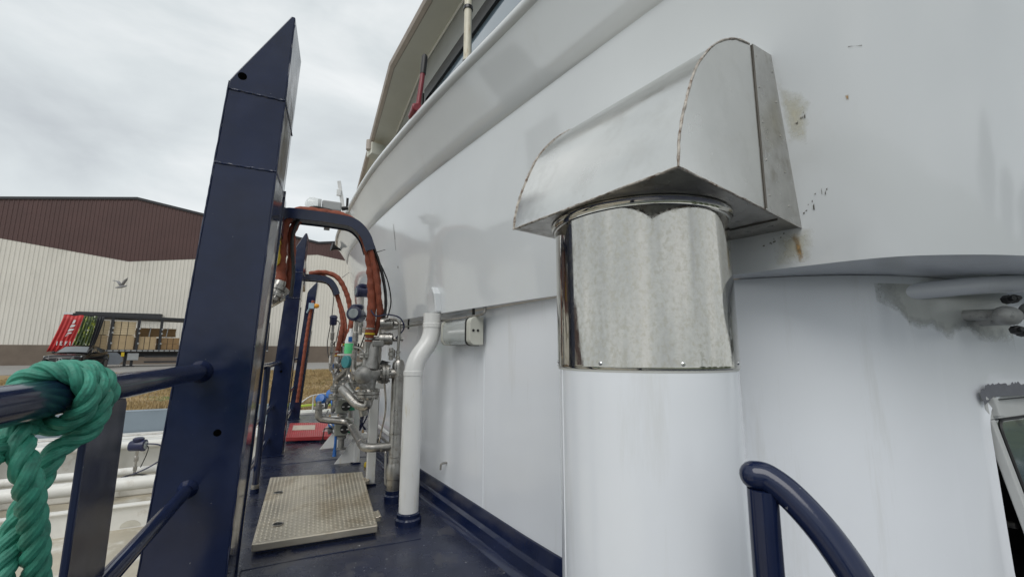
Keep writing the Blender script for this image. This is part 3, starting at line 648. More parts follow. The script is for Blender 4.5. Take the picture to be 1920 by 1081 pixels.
m = MB(); m.tube(fillet([sp(.2, .074, .0315), sp(.040, .074, .0315), sp(.040, .645, .0315), sp(.625, .645, .0315), sp(.625, .074, .0315), sp(.2, .074, .0315)], .05)[:-1], .006, 6, closed=True); m.build('rubber_seal', BLACK, ws)
m = MB(); m.tube([sp(.03, .45, -.02), sp(.05, .45, -.10), V(2.52, .80, .42)], .012, 8); m.build('stay_arm', STEEL_PIPE, ws)
# padeye lug on the overhang side
lg = thing('shackle_lug', 'grey cast lug with dark bolts under the overhang by the side window', 'lug', (2.370, .60, 1.26))
m = MB(); m.sphere((2.390, .615, 1.315), .06, 16, (1.5, .6, .62)); m.sphere((2.510, .58, 1.33), .05, 14, (1.3, .7, .8)); m.build('body', GALV, lg)
m = MB(); m.cyl((2.430, .70, 1.31), (2.410, .60, 1.31), .03, 12); m.cyl((2.370, .76, 1.325), (2.390, .60, 1.32), .022, 12); m.build('stem', GALV, lg)
for x, z in ((2.16, 1.37), (2.215, 1.375), (2.19, 1.258), (2.245, 1.25)):
    m = MB(); m.lathe([(.016, 0), (.016, .022), (.009, .023), (.009, .035)], (x + .17, .60, z), (-.5, -.8, .1), 6); m.build('bolt', BLACK, lg, ang=20)
# ================================================================== WHEELHOUSE
wl_ = thing('wheelhouse', 'grey wheelhouse with black framed windows under a wide pale eave', 'wheelhouse', (2.5, 4.5, 1.5))
def wx(y): return 1.02 - .12 * (y - 4.5) if y < 4.5 else (1.02 - .006 * (y - 4.5) if y < 6.6 else 1.007 + .5 * (y - 6.6))
ys = [.6, 2.2, 4.5, 6.6, 7.6]
EZ = 4.6
WT, WB = 4.20, 2.7
m = MB(); m.grid([[V(wx(y), y, EZ) for y in ys], [V(wx(y), y, WT) for y in ys]]); m.grid([[V(wx(y), y, WB) for y in ys], [V(wx(y), y, 2.62) for y in ys]]); m.build('wall', WALLG, wl_, smooth=False)
def pane_strip(y0, y1):
    fr = MB(); a, b = V(wx(y0), y0, 0), V(wx(y1), y1, 0); t = (b - a).normalized(); n_ = V(-t.y, t.x, 0) if V(-t.y, t.x, 0).x < 0 else V(t.y, -t.x, 0)
    L_ = (b - a).length
    def q(mb, s0, s1, z0, z1, d0, d1):
        vs = [a + t * s_ + n_ * d + V(0, 0, z) for d in (d0, d1) for s_, z in ((s0, z0), (s1, z0), (s1, z1), (s0, z1))]
        mb.add(vs, [(0, 1, 2, 3), (7, 6, 5, 4), (0, 4, 5, 1), (1, 5, 6, 2), (2, 6, 7, 3), (3, 7, 4, 0)])
    q(fr, 0, L_, WT - .14, WT, -.02, .025); q(fr, 0, L_, WB, WB + .12, -.02, .025); q(fr, 0, .05, WB + .12, WT - .14, -.02, .025); q(fr, L_ - .05, L_, WB + .12, WT - .14, -.02, .025)
    wo = fr.build('window', BLKFR, wl_, smooth=False); g_ = MB(); q(g_, .05, L_ - .05, WB + .12, WT - .14, -.015, -.005); g_.build('pane', BRIDGEGLASS, wo, smooth=False)
for a, b in ((.62, 2.18), (2.22, 4.47), (4.53, 6.57), (6.63, 7.58)): pane_strip(a, b)
m = MB(); ex = lambda y: .70 - .14 * (y - 4.8) if y < 4.8 else .70 + .008 * (y - 4.8)
ey = [.4, 2, 3.6, 4.8, 6.7, 8.2, 9.3]
m.prism([V(ex(y), y, EZ) for y in ey] + [V(6, 9.3, EZ), V(6, .4, EZ)], (0, 0, .10)); rf = m.build('roof_slab', SOFFIT, wl_, smooth=False)
m = MB()
m.tube([V(ex(y) - .012, y, EZ + .05) for y in ey], .055, 8); m.build('roof_trim', TANTRIM, wl_)
m = MB(); m.tube([V(wx(y) - .012, y, EZ - .012) for y in ys], .014, 6); m.build('soffit_bead', SEALANT, wl_)
for yy in (3.45,):
    m = MB(); m.box((wx(yy) - .004, yy, 4.4), (.006, .01, .4)); m.build('wall_joint', BLKFR, wl_, smooth=False)
eb = thing('eave_floodlight', 'small grey box lamp hung from the far roof eave', 'lamp', (.73, 6.7, 4.35))
m = MB(); m.box((.76, 6.75, 4.42), (.24, .2, .2), Matrix.Rotation(R(15), 3, 'Z')); m.build('housing', SOFFIT, eb, smooth=False, bevel=.01)
m = MB(); m.cyl((.64, 6.7, 4.40), (.64, 6.7, 4.56), .05, 14); m.build('lens_tube', TANTRIM, eb)
m = MB(); m.tube([(.86, 6.72, 4.36), (.95, 6.7, 4.38), (1.0, 6.7, 4.5)], .012, 6); m.build('cable', BLACK, eb)
# pole in front of wheelhouse window
po = thing('pole', 'weathered white pole with dark straps standing before the wheelhouse window', 'pole', (.85, 2.52, 2.96))
m = MB(); m.cyl((.855, 2.52, 2.96), (.86, 2.52, 4.59), .027, 16); m.build('tube', M('yellowed_white_paint', (.66, .62, .50), .4, var=.1, vscale=12, dirt=(.35, .22, .08), dth=.55, dscale=12, dstr=.7, dstretch=(4, 4, .6)), po)
for z in (3.17, 3.60):
    m = MB(); m.lathe([(.026, -.012), (.034, -.012), (.034, .012), (.026, .012)], (.857, 2.52, z), (0, 0, 1), 16); m.build('strap', BLKFR, po)
m = MB(); m.tube([(.885, 2.53, 3.0), (.885, 2.53, 4.55)], .006, 6); m.build('cable', BLACK, po)
# red lever by the bulwark
rl = thing('red_lever', 'dark red lever with black grip sticking up behind the white bulwark rail', 'lever', (.66, 3.1, 2.9))
m = MB(); m.tube([(.642, 3.10, 3.06), (.672, 3.10, 3.36), (.678, 3.10, 3.44)], .020, 12); m.build('rod', DRED, rl)
m = MB(); m.tube([(.677, 3.10, 3.41), (.688, 3.10, 3.57), (.689, 3.10, 3.59)], [.024, .024, .012], 12); m.build('grip', BLACK, rl)
m = MB(); m.box((.640, 3.10, 3.075), (.07, .10, .09), Matrix.Rotation(R(-20), 3, 'Y')); m.cyl((.62, 3.02, 3.06), (.62, 3.18, 3.06), .035, 14); m.build('clevis', DRED, rl, bevel=.01)
sf = thing('white_staff', 'thin white flat staff leaning up from the far bulwark rail', 'staff', (.28, 5.75, 2.95))
m = MB(); m.box((.235, 5.7, 3.17), (.045, .02, .48), Matrix.Rotation(R(-11), 3, 'Y')); m.build('bar', WPL, sf, smooth=False, bevel=.003)
m = MB(); m.box((.195, 5.69, 3.24), (.05, .03, .08)); m.build('bracket', WPL, sf, smooth=False); m = MB(); m.box((.31, 5.74, 3.14), (.03, .03, .12)); m.build('plate', BLACK, sf, smooth=False)
# ================================================================== VENT TRUNK
HN = V(.737, .652, 0); HU = V(-.2035, .979, 0).normalized(); HW = V(.977, .2147, 0).normalized()
CC = V(.966, 1.042, 0); CR = .274
vt = thing('vent_trunk', 'round white ventilation trunk with stainless sleeve and quarter-round stainless hood', 'vent', tuple(CC))
m = MB(); m.lathe([(CR - .004, 0), (CR - .004, 1.152)], CC, (0, 0, 1), 72); m.build('column', WHITE_LOW, vt, ang=50)
a_ = R(-196); m = MB(); m.tube([CC + V(math.cos(a_), math.sin(a_), 0) * (CR - .0045) + V(0, 0, z) for z in (0, .4, .8, 1.124)], .0025, 6); m.build('column_seam', WHITE_LOW, vt)
m = MB(); m.lathe([(CR - .0042, 1.1245), (CR - .0022, 1.1275), (CR - .0022, 1.133)], CC, (0, 0, 1), 72, cap=False); m.build('joint_sealant', SEALANT, vt)
m = MB(); m.lathe([(CR - .002, 1.134), (CR, 1.132), (CR + .0015, 1.136), (CR, 1.142), (CR, 1.592)], CC, (0, 0, 1), 96, cap=False); slv = m.build('sleeve', STEEL, vt, ang=50)
m = MB(); m.lathe([(CR + .0005, 1.574), (CR + .005, 1.576), (CR + .006, 1.588), (CR + .014, 1.594), (CR + .014, 1.598)], CC, (0, 0, 1), 96, cap=False); m.build('top_collar', STEEL, vt, ang=50)
for a in (-112, -157, -205, -65, -255):
    d = V(math.cos(R(a)), math.sin(R(a)), 0); m = MB(); m.lathe([(.0055, 0), (.0055, .002), (.003, .004)], CC + d * (CR - .001) + V(0, 0, 1.148), d, 10); m.build('screw', CHROME, slv)
hp = [(0, 1.6)]
for k in range(1, 25):
    a = R(90 * k / 24); hp.append((.56 - .56 * math.cos(a) ** 1.0, 1.6 + .565 * math.sin(a)))
hp = [(0.0, 1.6), (.006, 1.645), (.016, 1.688), (.030, 1.73), (.048, 1.77), (.070, 1.82), (.097, 1.872), (.127, 1.918), (.160, 1.957), (.200, 1.999), (.243, 2.036), (.287, 2.069), (.331, 2.095), (.378, 2.119), (.424, 2.136), (.494, 2.156)]
def hq(u, w_, z): return HN + HU * u + HW * w_ + V(0, 0, z)
HLEN = .624
m = MB(); m.grid([[hq(u, w_, z) for u in (0, .15, .31, .47, HLEN)] for w_, z in hp]); hood = m.build('hood', STEEL_HOOD, vt, ang=60)
m = MB(); m.grid([[hq(u, w_, z) for u in (0, HLEN)] for w_, z in ((.495, 2.1575), (.86, 2.235))]); m.build('hood_back_strip', STEEL_HOOD, hood, smooth=False)
for u, nm in ((0, 0), (HLEN, 1)):
    m = MB(); pl = [hq(u, w_, z) for w_, z in hp] + [hq(u, .494, 1.6)]; m.f.append(tuple(range(len(pl)))); m.v = [tuple(p) for p in pl]; m.build('end_panel', STEEL_HOOD, hood, smooth=False)
    m = MB(); us = -.003 if u == 0 else .003
    m.prism([hq(u + us, .480, 1.598), hq(u + us, .86, 1.594), hq(u + us, .80, 2.225), hq(u + us, .492, 2.159)], HU * .002); fs_ = m.build('wall_flange', STEEL_FLANGE, hood, smooth=False)
    if u == 0:
        for tz in (.06, .27, .5, .72, .92):
            for w_ in (.535, .66):
                z = 1.62 + tz * .55; m = MB(); m.lathe([(.0032, 0), (.0032, .001), (.0015, .002)], hq(-.0032, w_ - .02 + (.03 if w_ > .6 else 0) * (1 - tz), z), -HU, 8); m.build('rivet', STEEL_FLANGE, fs_)
        m = MB(); m.tube([hq(-.002, .482, 1.605), hq(-.002, .492, 2.155)], .0028, 6); m.build('fold_line', CHIP, hood)
    m = MB(); pth = []
    for (w0, z0), (w1, z1) in zip(hp, hp[1:]):
        for k in range(4): pth.append(hq(u, lerp(w0, w1, k / 4) - .001, lerp(z0, z1, k / 4)))
    m.tube(pth, .0034, 8, jit=.3); m.build('weld_seam', SEAM, hood)
m = MB(); wv_ = [hq(u, w_, 1.600) for u, w_ in ((0, .0), (HLEN, .0), (HLEN, .86), (0, .86))]
# bottom plate with round hole
nn = 64; oc = []; ic = []
for k in range(nn):
    a = 2 * math.pi * k / nn; d = V(math.cos(a), math.sin(a), 0); ic.append(CC + d * (CR + .002) + V(0, 0, 1.600))
    du, dw = d.dot(HU), d.dot(HW); cu, cw = (CC - HN).dot(HU), (CC - HN).dot(HW); kk = 1e9
    if abs(du) > 1e-6: kk = min(kk, ((HLEN if du > 0 else 0) - cu) / du)
    if abs(dw) > 1e-6: kk = min(kk, ((.86 if dw > 0 else 0) - cw) / dw)
    oc.append(hq(cu + du * kk, cw + dw * kk, 1.600))
for cn in wv_:
    i = min(range(nn), key=lambda i: (oc[i] - cn).length); oc[i] = cn
m.grid([oc, ic], closed=True); m.build('bottom_plate', STEEL_PIPE, hood, smooth=False)  # darker pipe steel stands in for the dark deck reflected underneath
m = MB(); m.tube([hq(k * HLEN / 60, -.001, 1.6) for k in range(61)], .0034, 8, jit=.3); m.build('weld_seam', SEAM, hood)
m = MB(); m.tube([hq(0, k * .78 / 50, 1.6) for k in range(51)], .0030, 8, jit=.35); m.build('weld_seam', SEAM, hood)
m = MB(); m.tube([hq(.012, .60, 1.598), hq(HLEN, .60, 1.598)], .004, 6); m.build('fold_line', CHIP, hood)
# ================================================================== DRAIN PIPE
dp = thing('drain_pipe', 'thick white drain pipe with an elbow below the overhang', 'pipe', (.688, 3.12, 0))
m = MB(); m.tube(fillet([(.688, 3.12, .05), (.688, 3.12, 1.10), (.83, 3.165, 1.27), (.83, 3.165, 1.47)],   .16, 10), .068, 28); m.build('pipe', WHITE_PIPE, dp, ang=50)
for z, c in ((1.015, (.688, 3.12)), (1.37, (.83, 3.165))):
    m = MB(); m.lathe([(.067, -.010), (.0715, -.008), (.0715, .022), (.067, .027)], (c[0], c[1], z), (0, 0, 1), 28, cap=False); m.build('joint_ring', WHITE_PIPE, dp)
m = MB(); m.lathe([(.090, 0), (.090, .035), (.080, .045), (.080, .07), (.070, .078)], (.688, 3.12, 0), (0, 0, 1), 28); m.build('base_collar', NAVY, dp)
m = MB(); m.prism([(.812, 3.26, 1.475), (.84, 3.10, 1.475), (.818, 3.10, 1.62), (.812, 3.15, 1.68), (.795, 3.25, 1.62)], (.12, .02, 0)); m.build('outlet_cover', WHITE, dp, smooth=False, bevel=.012)
# ================================================================== BULKHEAD LIGHT + CONDUIT
bl = thing('bulkhead_light', 'long bulkhead light with clear ribbed cover and grey end cap on the wall', 'lamp', (.96, 2.95, 1.2))
wa, wb_ = V(.935, 3.20, 0), V(1.02, 2.66, 0)
def bb(s_, d, z): # s along wall towards camera, d outward
    t = (wb_ - wa).normalized(); n_ = V(-abs(t.y), -abs(t.x), 0).normalized(); return V(1.0, 3.10, 0) + t * s_ + n_ * d + V(0, 0, z)
t_b = (wb_ - wa).normalized()
m = MB(); 
def rprism(mb, s0, s1, d0, d1, z0, z1, r):
    po_ = []
    for cx, cz, a0 in ((d1 - r, z1 - r, 0), (d0 + .005, z1 - .005, 90), (d0 + .005, z0 + .005, 180), (d1 - r, z0 + r, 270)):
        rr = r if a0 in (0, 270) else .005
        for k in range(6): a = R(a0 + 90 * k / 5); po_.append(bb(s0, cx + rr * math.cos(a), cz + rr * math.sin(a)))
    mb.prism(po_, t_b * (s1 - s0))
rprism(m, 0.0, .44, .02, .045, 1.225, 1.41, .01); m.build('back_plate', LGREY, bl, smooth=False)
m = MB(); rprism(m, .40, .455, .02, .125, 1.222, 1.412, .04); ec = m.build('end_cap', M('aged_cream_plastic', (.52, .52, .46), .4, var=.06), bl, ang=50, bevel=.004)
m = MB(); rprism(m, -.01, .018, .02, .12, 1.225, 1.41, .04); m.build('end_cap', MATS['aged_cream_plastic'], bl, ang=50)
m = MB(); rprism(m, .018, .395, .046, .118, 1.23, 1.405, .055); m.build('cover', LENS, bl, ang=50)
m = MB(); m.cyl(bb(.05, .08, 1.32), bb(.36, .08, 1.32), .014, 12); m.build('tube_lamp', WPL, bl)
m = MB(); m.cyl(bb(.35, .08, 1.32), bb(.39, .08, 1.32), .03, 12); m.build('lamp_holder', GREYP, bl)
m = MB(); rprism(m, .386, .399, .02, .128, 1.218, 1.414, .04); m.build('gasket', BLACK, bl, ang=50)
for z, d in ((1.32, .065), (1.32, .10)):
    m = MB(); m.lathe([(.009, 0), (.009, .003)], bb(.4555, d, z), t_b, 12); m.build('cap_screw', BLACK, ec)
cdt = thing('conduit', 'thin grey conduit clipped along the wall top beside the bulkhead light', 'conduit', (1.0, 3.3, 1.4))
m = MB(); m.tube(fillet([(.70, 4.6, 1.40), (.80, 3.85, 1.41), (.90, 3.10, 1.415), (1.0, 2.62, 1.42), (1.02, 2.56, 1.43), (1.03, 2.56, 1.475)], .04), .009, 8); m.build('tube', STEEL_PIPE, cdt)
for (x, y) in ((.79, 3.9), (.85, 3.48), (.985, 2.70)):
    m = MB(); m.box((x + .01, y, 1.43), (.012, .025, .09)); m.build('clip', BLACK, cdt, smooth=False)
# ================================================================== HATCHES
def hatch(nm, label, cnr, mat, th, tread, zoff=.02):
    c0 = sum((V(p[0], p[1], 0) for p in cnr), V(0, 0, 0)) / 4
    h = thing(nm, label, 'hatch', tuple(c0))
    m_ = MB(); m_.prism([V(p[0], p[1], zoff) for p in cnr], (0, 0, th - zoff)); m_.build('cover', mat, h, smooth=False, bevel=.006)
    m_ = MB(); cc = [V(lerp(p[0], c0.x, .06), lerp(p[1], c0.y, .04), 0) for p in cnr]; m_.prism(cc, (0, 0, zoff - .001)); m_.build('coaming', NAVY, h, smooth=False)
    P = lambda a, b: V(*[lerp(lerp(cnr[0][i], cnr[1][i], a), lerp(cnr[3][i], cnr[2][i], a), b) for i in (0, 1)], th)   # a: depth, b: across
    if tread:
        vs = []; fs = []; Lx = (V(*cnr[3], 0) - V(*cnr[0], 0)).length; Ly = (V(*cnr[1], 0) - V(*cnr[0], 0)).length
        nx, ny = int(Lx / .026), int(Ly / .026)
        for i in range(nx):
            for j in range(ny):
                b = (i + .5) / nx; a = (j + .5) / ny; p = P(a, b)
                if not (.012 < a < .988 and .015 < b < .985): continue
                d = V(.0135, .008, 0) if (i + j) % 2 else V(-.008, .0135, 0); n_ = V(-d.y, d.x, 0) * .36
                o = len(vs); vs += [p - d, p + n_, p + d, p - n_, p + V(0, 0, .0034)]; fs += [(o, o + 1, o + 4), (o + 1, o + 2, o + 4), (o + 2, o + 3, o + 4), (o + 3, o, o + 4)]
        m_ = MB(); m_.add(vs, fs); q = m_.build('tread_pattern', mat, h, smooth=False); q['kind'] = 'stuff'
    return h, P
h1, P1 = hatch('deck_hatch', 'large bare metal tread plate hatch cover on the dark blue walkway', [(-.24, 3.03), (-.257, 4.50), (.51, 4.33), (.465, 3.0)], ALU, .065, True)
for a, b in ((.18, .17), (.66, .12)):
    p = P1(a, b) + V(0, 0, .001); m = MB(); m.lathe([(.030, 0), (.030, .0015), (.0, .0016)], p, (0, 0, 1), 20); m.build('pull_recess', DARK, h1)
    m = MB(); m.tube([p + V(.03 * math.cos(R(t * 15)), .03 * math.sin(R(t * 15)), .003) for t in range(24)], .0035, 6, closed=True); m.build('pull_ring', STEEL_PIPE, h1)
for a in (.16, .82):
    p = P1(a, 1.0); m = MB(); m.box(p + V(.018, 0, -.02), (.035, .12, .03)); m.cyl(p + V(.03, -.06, -.01), p + V(.03, .06, -.01), .010, 10); m.build('hinge', ALU, h1, bevel=.003)
h2, P2 = hatch('deck_hatch', 'red painted tread plate hatch cover with pale worn label at the walkway end', [(-.225, 6.40), (-.225, 7.62), (.36, 7.42), (.32, 6.25)], REDP, .07, True)
q0 = [P2(a, b) + V(0, 0, .0035) for a, b in ((.42, .10), (.78, .10), (.78, .62), (.42, .62))]; m = MB(); m.prism(q0, (0, 0, .001)); m.build('worn_label', M('faded_label', (.55, .46, .38), .7, var=.2, vscale=30), h2, smooth=False)
# ================================================================== BLUE POSTS
def post(label, y, prof_l, prof_r, zs, depth, holes, welds, gname):
    """prof_l/prof_r: X of left and right edge at heights zs (bottom..top); sloped top"""
    t_ = thing('steel_post', label, 'post', ((prof_l[0] + prof_r[0]) / 2, y, 0), gname)
    zl, zr = zs
    fL = lambda z: lerp(prof_l[0], prof_l[1], z / zl); fR = lambda z: lerp(prof_r[0], prof_r[1], z / zr)
    nz_ = 30; rows_f = []; m_ = MB()
    front = [V(fL(0), y, 0), V(fR(0), y, 0), V(fR(zr), y, zr), V(fR(zr) - .02, y, zr), V(fL(zl) + .02, y, zl + .01), V(fL(zl), y, zl - .03)]
    n6 = len(front); back = [p + V(.022 * p.z / 3.0 if i in (1, 2, 3) else 0, depth, 0) for i, p in enumerate(front)]
    m_.add(front + back, [tuple(range(n6))[::-1], tuple(range(n6, 2 * n6))] + [(i, (i + 1) % n6, (i + 1) % n6 + n6, i + n6) for i in range(n6)]); b_ = m_.build('column', NAVY, t_, smooth=False, bevel=.006)
    # back flange, slightly wider on the walkway side
    m_ = MB(); m_.prism([V(fR(0) - .05, y + depth + .001, 0), V(fR(0) + .008, y + depth + .001, 0), V(fR(zr - .9) + .024 * (zr - .9) / 3 + .006, y + depth + .001, zr - .9), V(fR(zr) - .05, y + depth + .001, zr - .9)], (0, .02, 0)); m_.build('back_flange', NAVY, t_, smooth=False)
    m_ = MB(); m_.box(((fL(0) + fR(0)) / 2, y + depth / 2, .008), (fR(0) - fL(0) + .05, depth + .05, .016)); m_.build('foot_plate', NAVY, t_, smooth=False, bevel=.004)
    for z, dz in welds:
        m_ = MB(); npt = 26; m_.tube([V(lerp(fL(z), fR(z), k / npt), y - .001, z + .0012 * math.sin(k * 1.3)) for k in range(npt + 1)], .0055, 8, jit=.15)
        m_.tube([V(fR(z) + .001 + .022 * z / 3 * k / 8, y + depth * k / 8, z + dz * k / 8) for k in range(9)], .005, 8, jit=.3); m_.build('weld_bead', NAVY, t_)
    for x, z, r in holes:
        m_ = MB(); m_.lathe([(r, 0), (r, .0015), (r * .9, .0018)], V(x, y - .0005, z), (0, -1, 0), 20); m_.build('bolt_hole', HOLE, t_)  # flat black disc painted as the shade inside the hole
    # irregular edge welds down both front corners
    for fX, zt in ((fL, zl - .04), (fR, zr - .05)):
        m_ = MB(); k0 = 90; m_.tube([V(fX(zt * k / k0), y + .001, zt * k / k0) for k in range(k0 + 1)], .0036, 6, jit=.3); m_.build('edge_weld', NAVY, t_)
    return t_
GP = 'dark blue posts along the walkway rail'
p1 = post('tall dark blue steel post nearest the camera, sloped top with round hole', 2.45, (-.622, -.478), (-.290, -.203), (2.63, 3.07), .40, [(-.425, 2.632, .021), (-.375, .80, .016)], [(2.545, 0), (2.13, 0)], GP)
p2 = post('dark blue steel post in the middle, behind the hanging red hoses', 5.65, (-.43, -.29), (-.228, -.136), (2.40, 2.64), .30, [(-.30, .95, .014)], [(2.14, 0), (1.82, 0)], GP)
p3 = post('farthest dark blue steel post, with red hose and beacon beside it', 8.5, (-.283, -.12), (-.119, .03), (2.30, 2.46), .16, [], [(1.9, 0)], GP)
# rail end welds
# ================================================================== RAILS
RX, RZ = -.475, 1.085
ra = thing('handrail', 'thick dark blue handrail carrying the green rope, left of the camera', 'handrail', (-.475, .6, -.05))
m = MB(); m.tube([(-.486, -1.6, RZ), (-.480, .9, RZ), (-.472, 1.8, RZ), (-.466, 2.452, RZ)], .037, 24); m.build('top_rail', NAVY, ra)
m = MB(); m.tube([(-.478, -1.6, .56), (-.466, 2.452, .56)], .026, 18); m.build('middle_rail', NAVY, ra)
for z, r in ((RZ, .037), (.56, .026)):
    m = MB(); m.lathe([(r + .016, -.002), (r + .013, .006), (r + .006, .016), (r, .03)], (-.4665, 2.45, z), (0, -1, 0), 24); m.build('end_weld', NAVY, ra)
m = MB(); m.prism([(-.47, 1.375, -.02), (-.47, 1.60, -.02), (-.47, 1.60, 1.035), (-.47, 1.575, 1.062), (-.47, 1.375, 1.062)][::-1], (-.016, 0, 0)); m.build('stanchion', NAVY, ra, smooth=False, bevel=.004)
m = MB(); m.prism([(-.47, -.4, -.02), (-.47, -.175, -.02), (-.47, -.175, 1.062), (-.47, -.4, 1.062)][::-1], (-.016, 0, 0)); m.build('stanchion', NAVY, ra, smooth=False, bevel=.004)
rb_ = thing('handrail', 'dark blue three-bar handrail between the first two blue posts', 'handrail', (-.4, 4.2, -.05))
for z0, x, nm, r in ((1.05, -.36, 'top_rail', .026), (.56, -.395, 'middle_rail', .022), (.19, -.41, 'lower_rail', .022)):
    m = MB(); m.tube([(x - .06, 2.83, z0), (x, 4.4, z0), (x + .03, 5.66, z0)], r, 16); m.build(nm, NAVY, rb_)
m = MB(); m.tube([(-.352, 4.30, .06), (-.335, 4.28, 1.05)], .026, 16); st2 = m.build('stanchion', NAVY, rb_)
m = MB(); m.lathe([(.034, 0), (.034, .035)], (-.354, 4.302, .0), (0, 0, 1), 18); m.build('foot_cup', NAVY, st2)
m = MB(); m.lathe([(.031, .0), (.031, .035)], (-.353, 4.302, .037), (0, 0, 1), 18); m.build('foot_sleeve', STEEL_PIPE, st2)
rc = thing('handrail', 'far dark blue handrail between the second and the last blue post', 'handrail', (-.25, 7.1, -.05))
for z0, nm in ((1.05, 'top_rail'), (.56, 'middle_rail'), (.19, 'lower_rail')):
    m = MB(); m.tube([(-.31, 5.82, z0), (-.23, 8.5, z0)], .024, 12); m.build(nm, NAVY, rc)
gr = thing('grab_rail', 'curved dark blue grab rail in front of the white wall, lower right', 'grab rail', (.86, .6, 0))
m = MB(); m.tube([(.866, .612, -.0), (.860, .600, .90)], .0285, 22); m.build('leg', NAVY, gr)
m = MB(); m.tube(smooth_path([(.852, .609, .925), (.866, .590, .922), (.882, .552, .893), (.896, .500, .833), (.905, .455, .755), (.908, .430, .66), (.908, .42, .50), (.908, .42, .0)], 8), .0285, 22); m.sphere((.852, .609, .925), .0285, 18); m.build('curved_bar', NAVY, gr, ang=60)
# ================================================================== ROPE
def rope(path, rad, pitch, mat, name, parent, sub=8, phase=0.0):
    pts = smooth_path(path, sub); pts = resample(pts, int(sum((b - a).length for a, b in zip(pts, pts[1:])) / .0045)); fr = frames(pts); out_ = []
    d = 0.0
    for s_ in range(3):
        ctr = []; d = 0
        for i, p in enumerate(pts):
            if i: d += (p - pts[i - 1]).length
            a = 2 * math.pi * (d / pitch + s_ / 3) + phase; ctr.append(p + (fr[i][1] * math.cos(a) + fr[i][2] * math.sin(a)) * rad * .50)
        f2 = frames(ctr); nsec = 36; vs = []; dd = 0
        for i, c in enumerate(ctr):
            if i: dd += (c - ctr[i - 1]).length
            for k in range(nsec):
                b = 2 * math.pi * k / nsec; rr = rad * .515 * (1 + .075 * math.cos(9 * b - 2 * math.pi * 2.2 * dd / pitch))
                vs.append(c + (f2[i][1] * math.cos(b) + f2[i][2] * math.sin(b)) * rr)
        mb = MB(); mb.grid([vs[i * nsec:(i + 1) * nsec] for i in range(len(ctr))], closed=True)
        mb.build(name, mat, parent, ang=70)
rp = thing('mooring_rope', 'thick green three-strand rope hitched round the blue handrail', 'rope', (-.47, 1.2, .3))
def rw(a, y, rr=.0575): return V(RX + rr * math.cos(R(a)), y, RZ + rr * math.sin(R(a)))
path = [V(-.446, 1.215, .60), V(-.446, 1.19, .70), V(-.445, 1.17, .765), V(-.445, 1.142, .84), V(-.447, 1.108, .925), V(-.455, 1.10, .97), rw(258, 1.135, .060), rw(215, 1.175), rw(170, 1.195), rw(125, 1.198), rw(80, 1.195), rw(35, 1.195), rw(-10, 1.20), rw(-55, 1.21), rw(-100, 1.222), rw(-145, 1.235), rw(-190, 1.243), rw(-235, 1.247), rw(-280, 1.247), rw(-320, 1.247), rw(-360, 1.247, .060), rw(-392, 1.243, .074), rw(-415, 1.238, .090), rw(-438, 1.228, .100), V(-.468, 1.215, .960), V(-.475, 1.211, .93), V(-.476, 1.20, .91), V(-.479, 1.174, .875), V(-.482, 1.154, .812), V(-.482, 1.14, .765), V(-.482, 1.12, .62)]
rope(path, .0208, .108, ROPE, 'strand', rp)
path2 = [V(-.455, 1.30, 1.02), rw(-50, 1.302), rw(0, 1.297), rw(45, 1.294), rw(85, 1.293), rw(130, 1.29), rw(175, 1.28), rw(215, 1.255), rw(245, 1.19, .064), V(-.50, 1.09, .995), V(-.512, 1.02, .95), V(-.52, .985, .89), V(-.525, .97, .82)]
rope(path2, .0208, .108, ROPE, 'strand', rp, phase=1.0)
# ================================================================== HOSE SADDLES AND HOSES
def saddle(label, y, pts, hw, th, beam_from):
    t_ = thing('hose_saddle', label, 'hose saddle', (pts[len(pts) // 2][0], y, pts[len(pts) // 2][1]), 'curved hose saddles')
    pp = fillet([(x, y, z) for x, z in pts], .18, 8); fr = frames(pp); ro = []
    for p, (t, n_, b) in zip(pp, fr):
        nn_ = V(-t.z, 0, t.x) if t.x > 0 else V(t.z, 0, -t.x)
        nn_ = V(-t.z, 0, t.x)
        ro.append([p + nn_ * th + V(0, -hw, 0), p + nn_ * th + V(0, hw, 0), p + nn_ * (th - .012) + V(0, hw, 0), p + nn_ * (th - .012) + V(0, -hw, 0)])
    m_ = MB(); m_.grid(ro, closed=True); m_.build('top_plate', NAVY, t_, ang=50)
    for sg in (-1, 1):
        ro = [[p + V(-t.z, 0, t.x) * (th + .03) + V(0, sg * (hw + .001), 0), p + V(-t.z, 0, t.x) * (th + .03) + V(0, sg * (hw + .012), 0), p - V(-t.z, 0, t.x) * th + V(0, sg * (hw + .012), 0), p - V(-t.z, 0, t.x) * th + V(0, sg * (hw + .001), 0)] for p, (t, n_, b) in zip(pp, fr)]
        m_ = MB(); m_.grid(ro, closed=True); m_.f.append((0, 1, 2, 3)); q = len(m_.v) - 4; m_.f.append((q + 3, q + 2, q + 1, q)); m_.build('side_plate', NAVY, t_, ang=50)
    ro = [[p - V(-t.z, 0, t.x) * (th * .55) + V(0, -hw, 0), p - V(-t.z, 0, t.x) * (th * .55) + V(0, hw, 0)] for p, (t, n_, b) in zip(pp, fr)]
    m_ = MB(); m_.grid(ro); q = m_.build('inner_plate', GREYP, t_, ang=50); q.modifiers.new('t', 'SOLIDIFY').thickness = .006
    bx, by = beam_from; x0, z0 = pts[1][0], pts[1][1] - .01
    m_ = MB(); m_.prism([(bx - .05, by, z0 - .20), (bx + .05, by, z0 - .20), (bx + .05, by, z0 + .10), (bx - .05, by, z0 + .10)], (0, y - by - hw - .015, .0)); m_.build('support_arm', NAVY, t_, smooth=False, bevel=.004)
    return t_
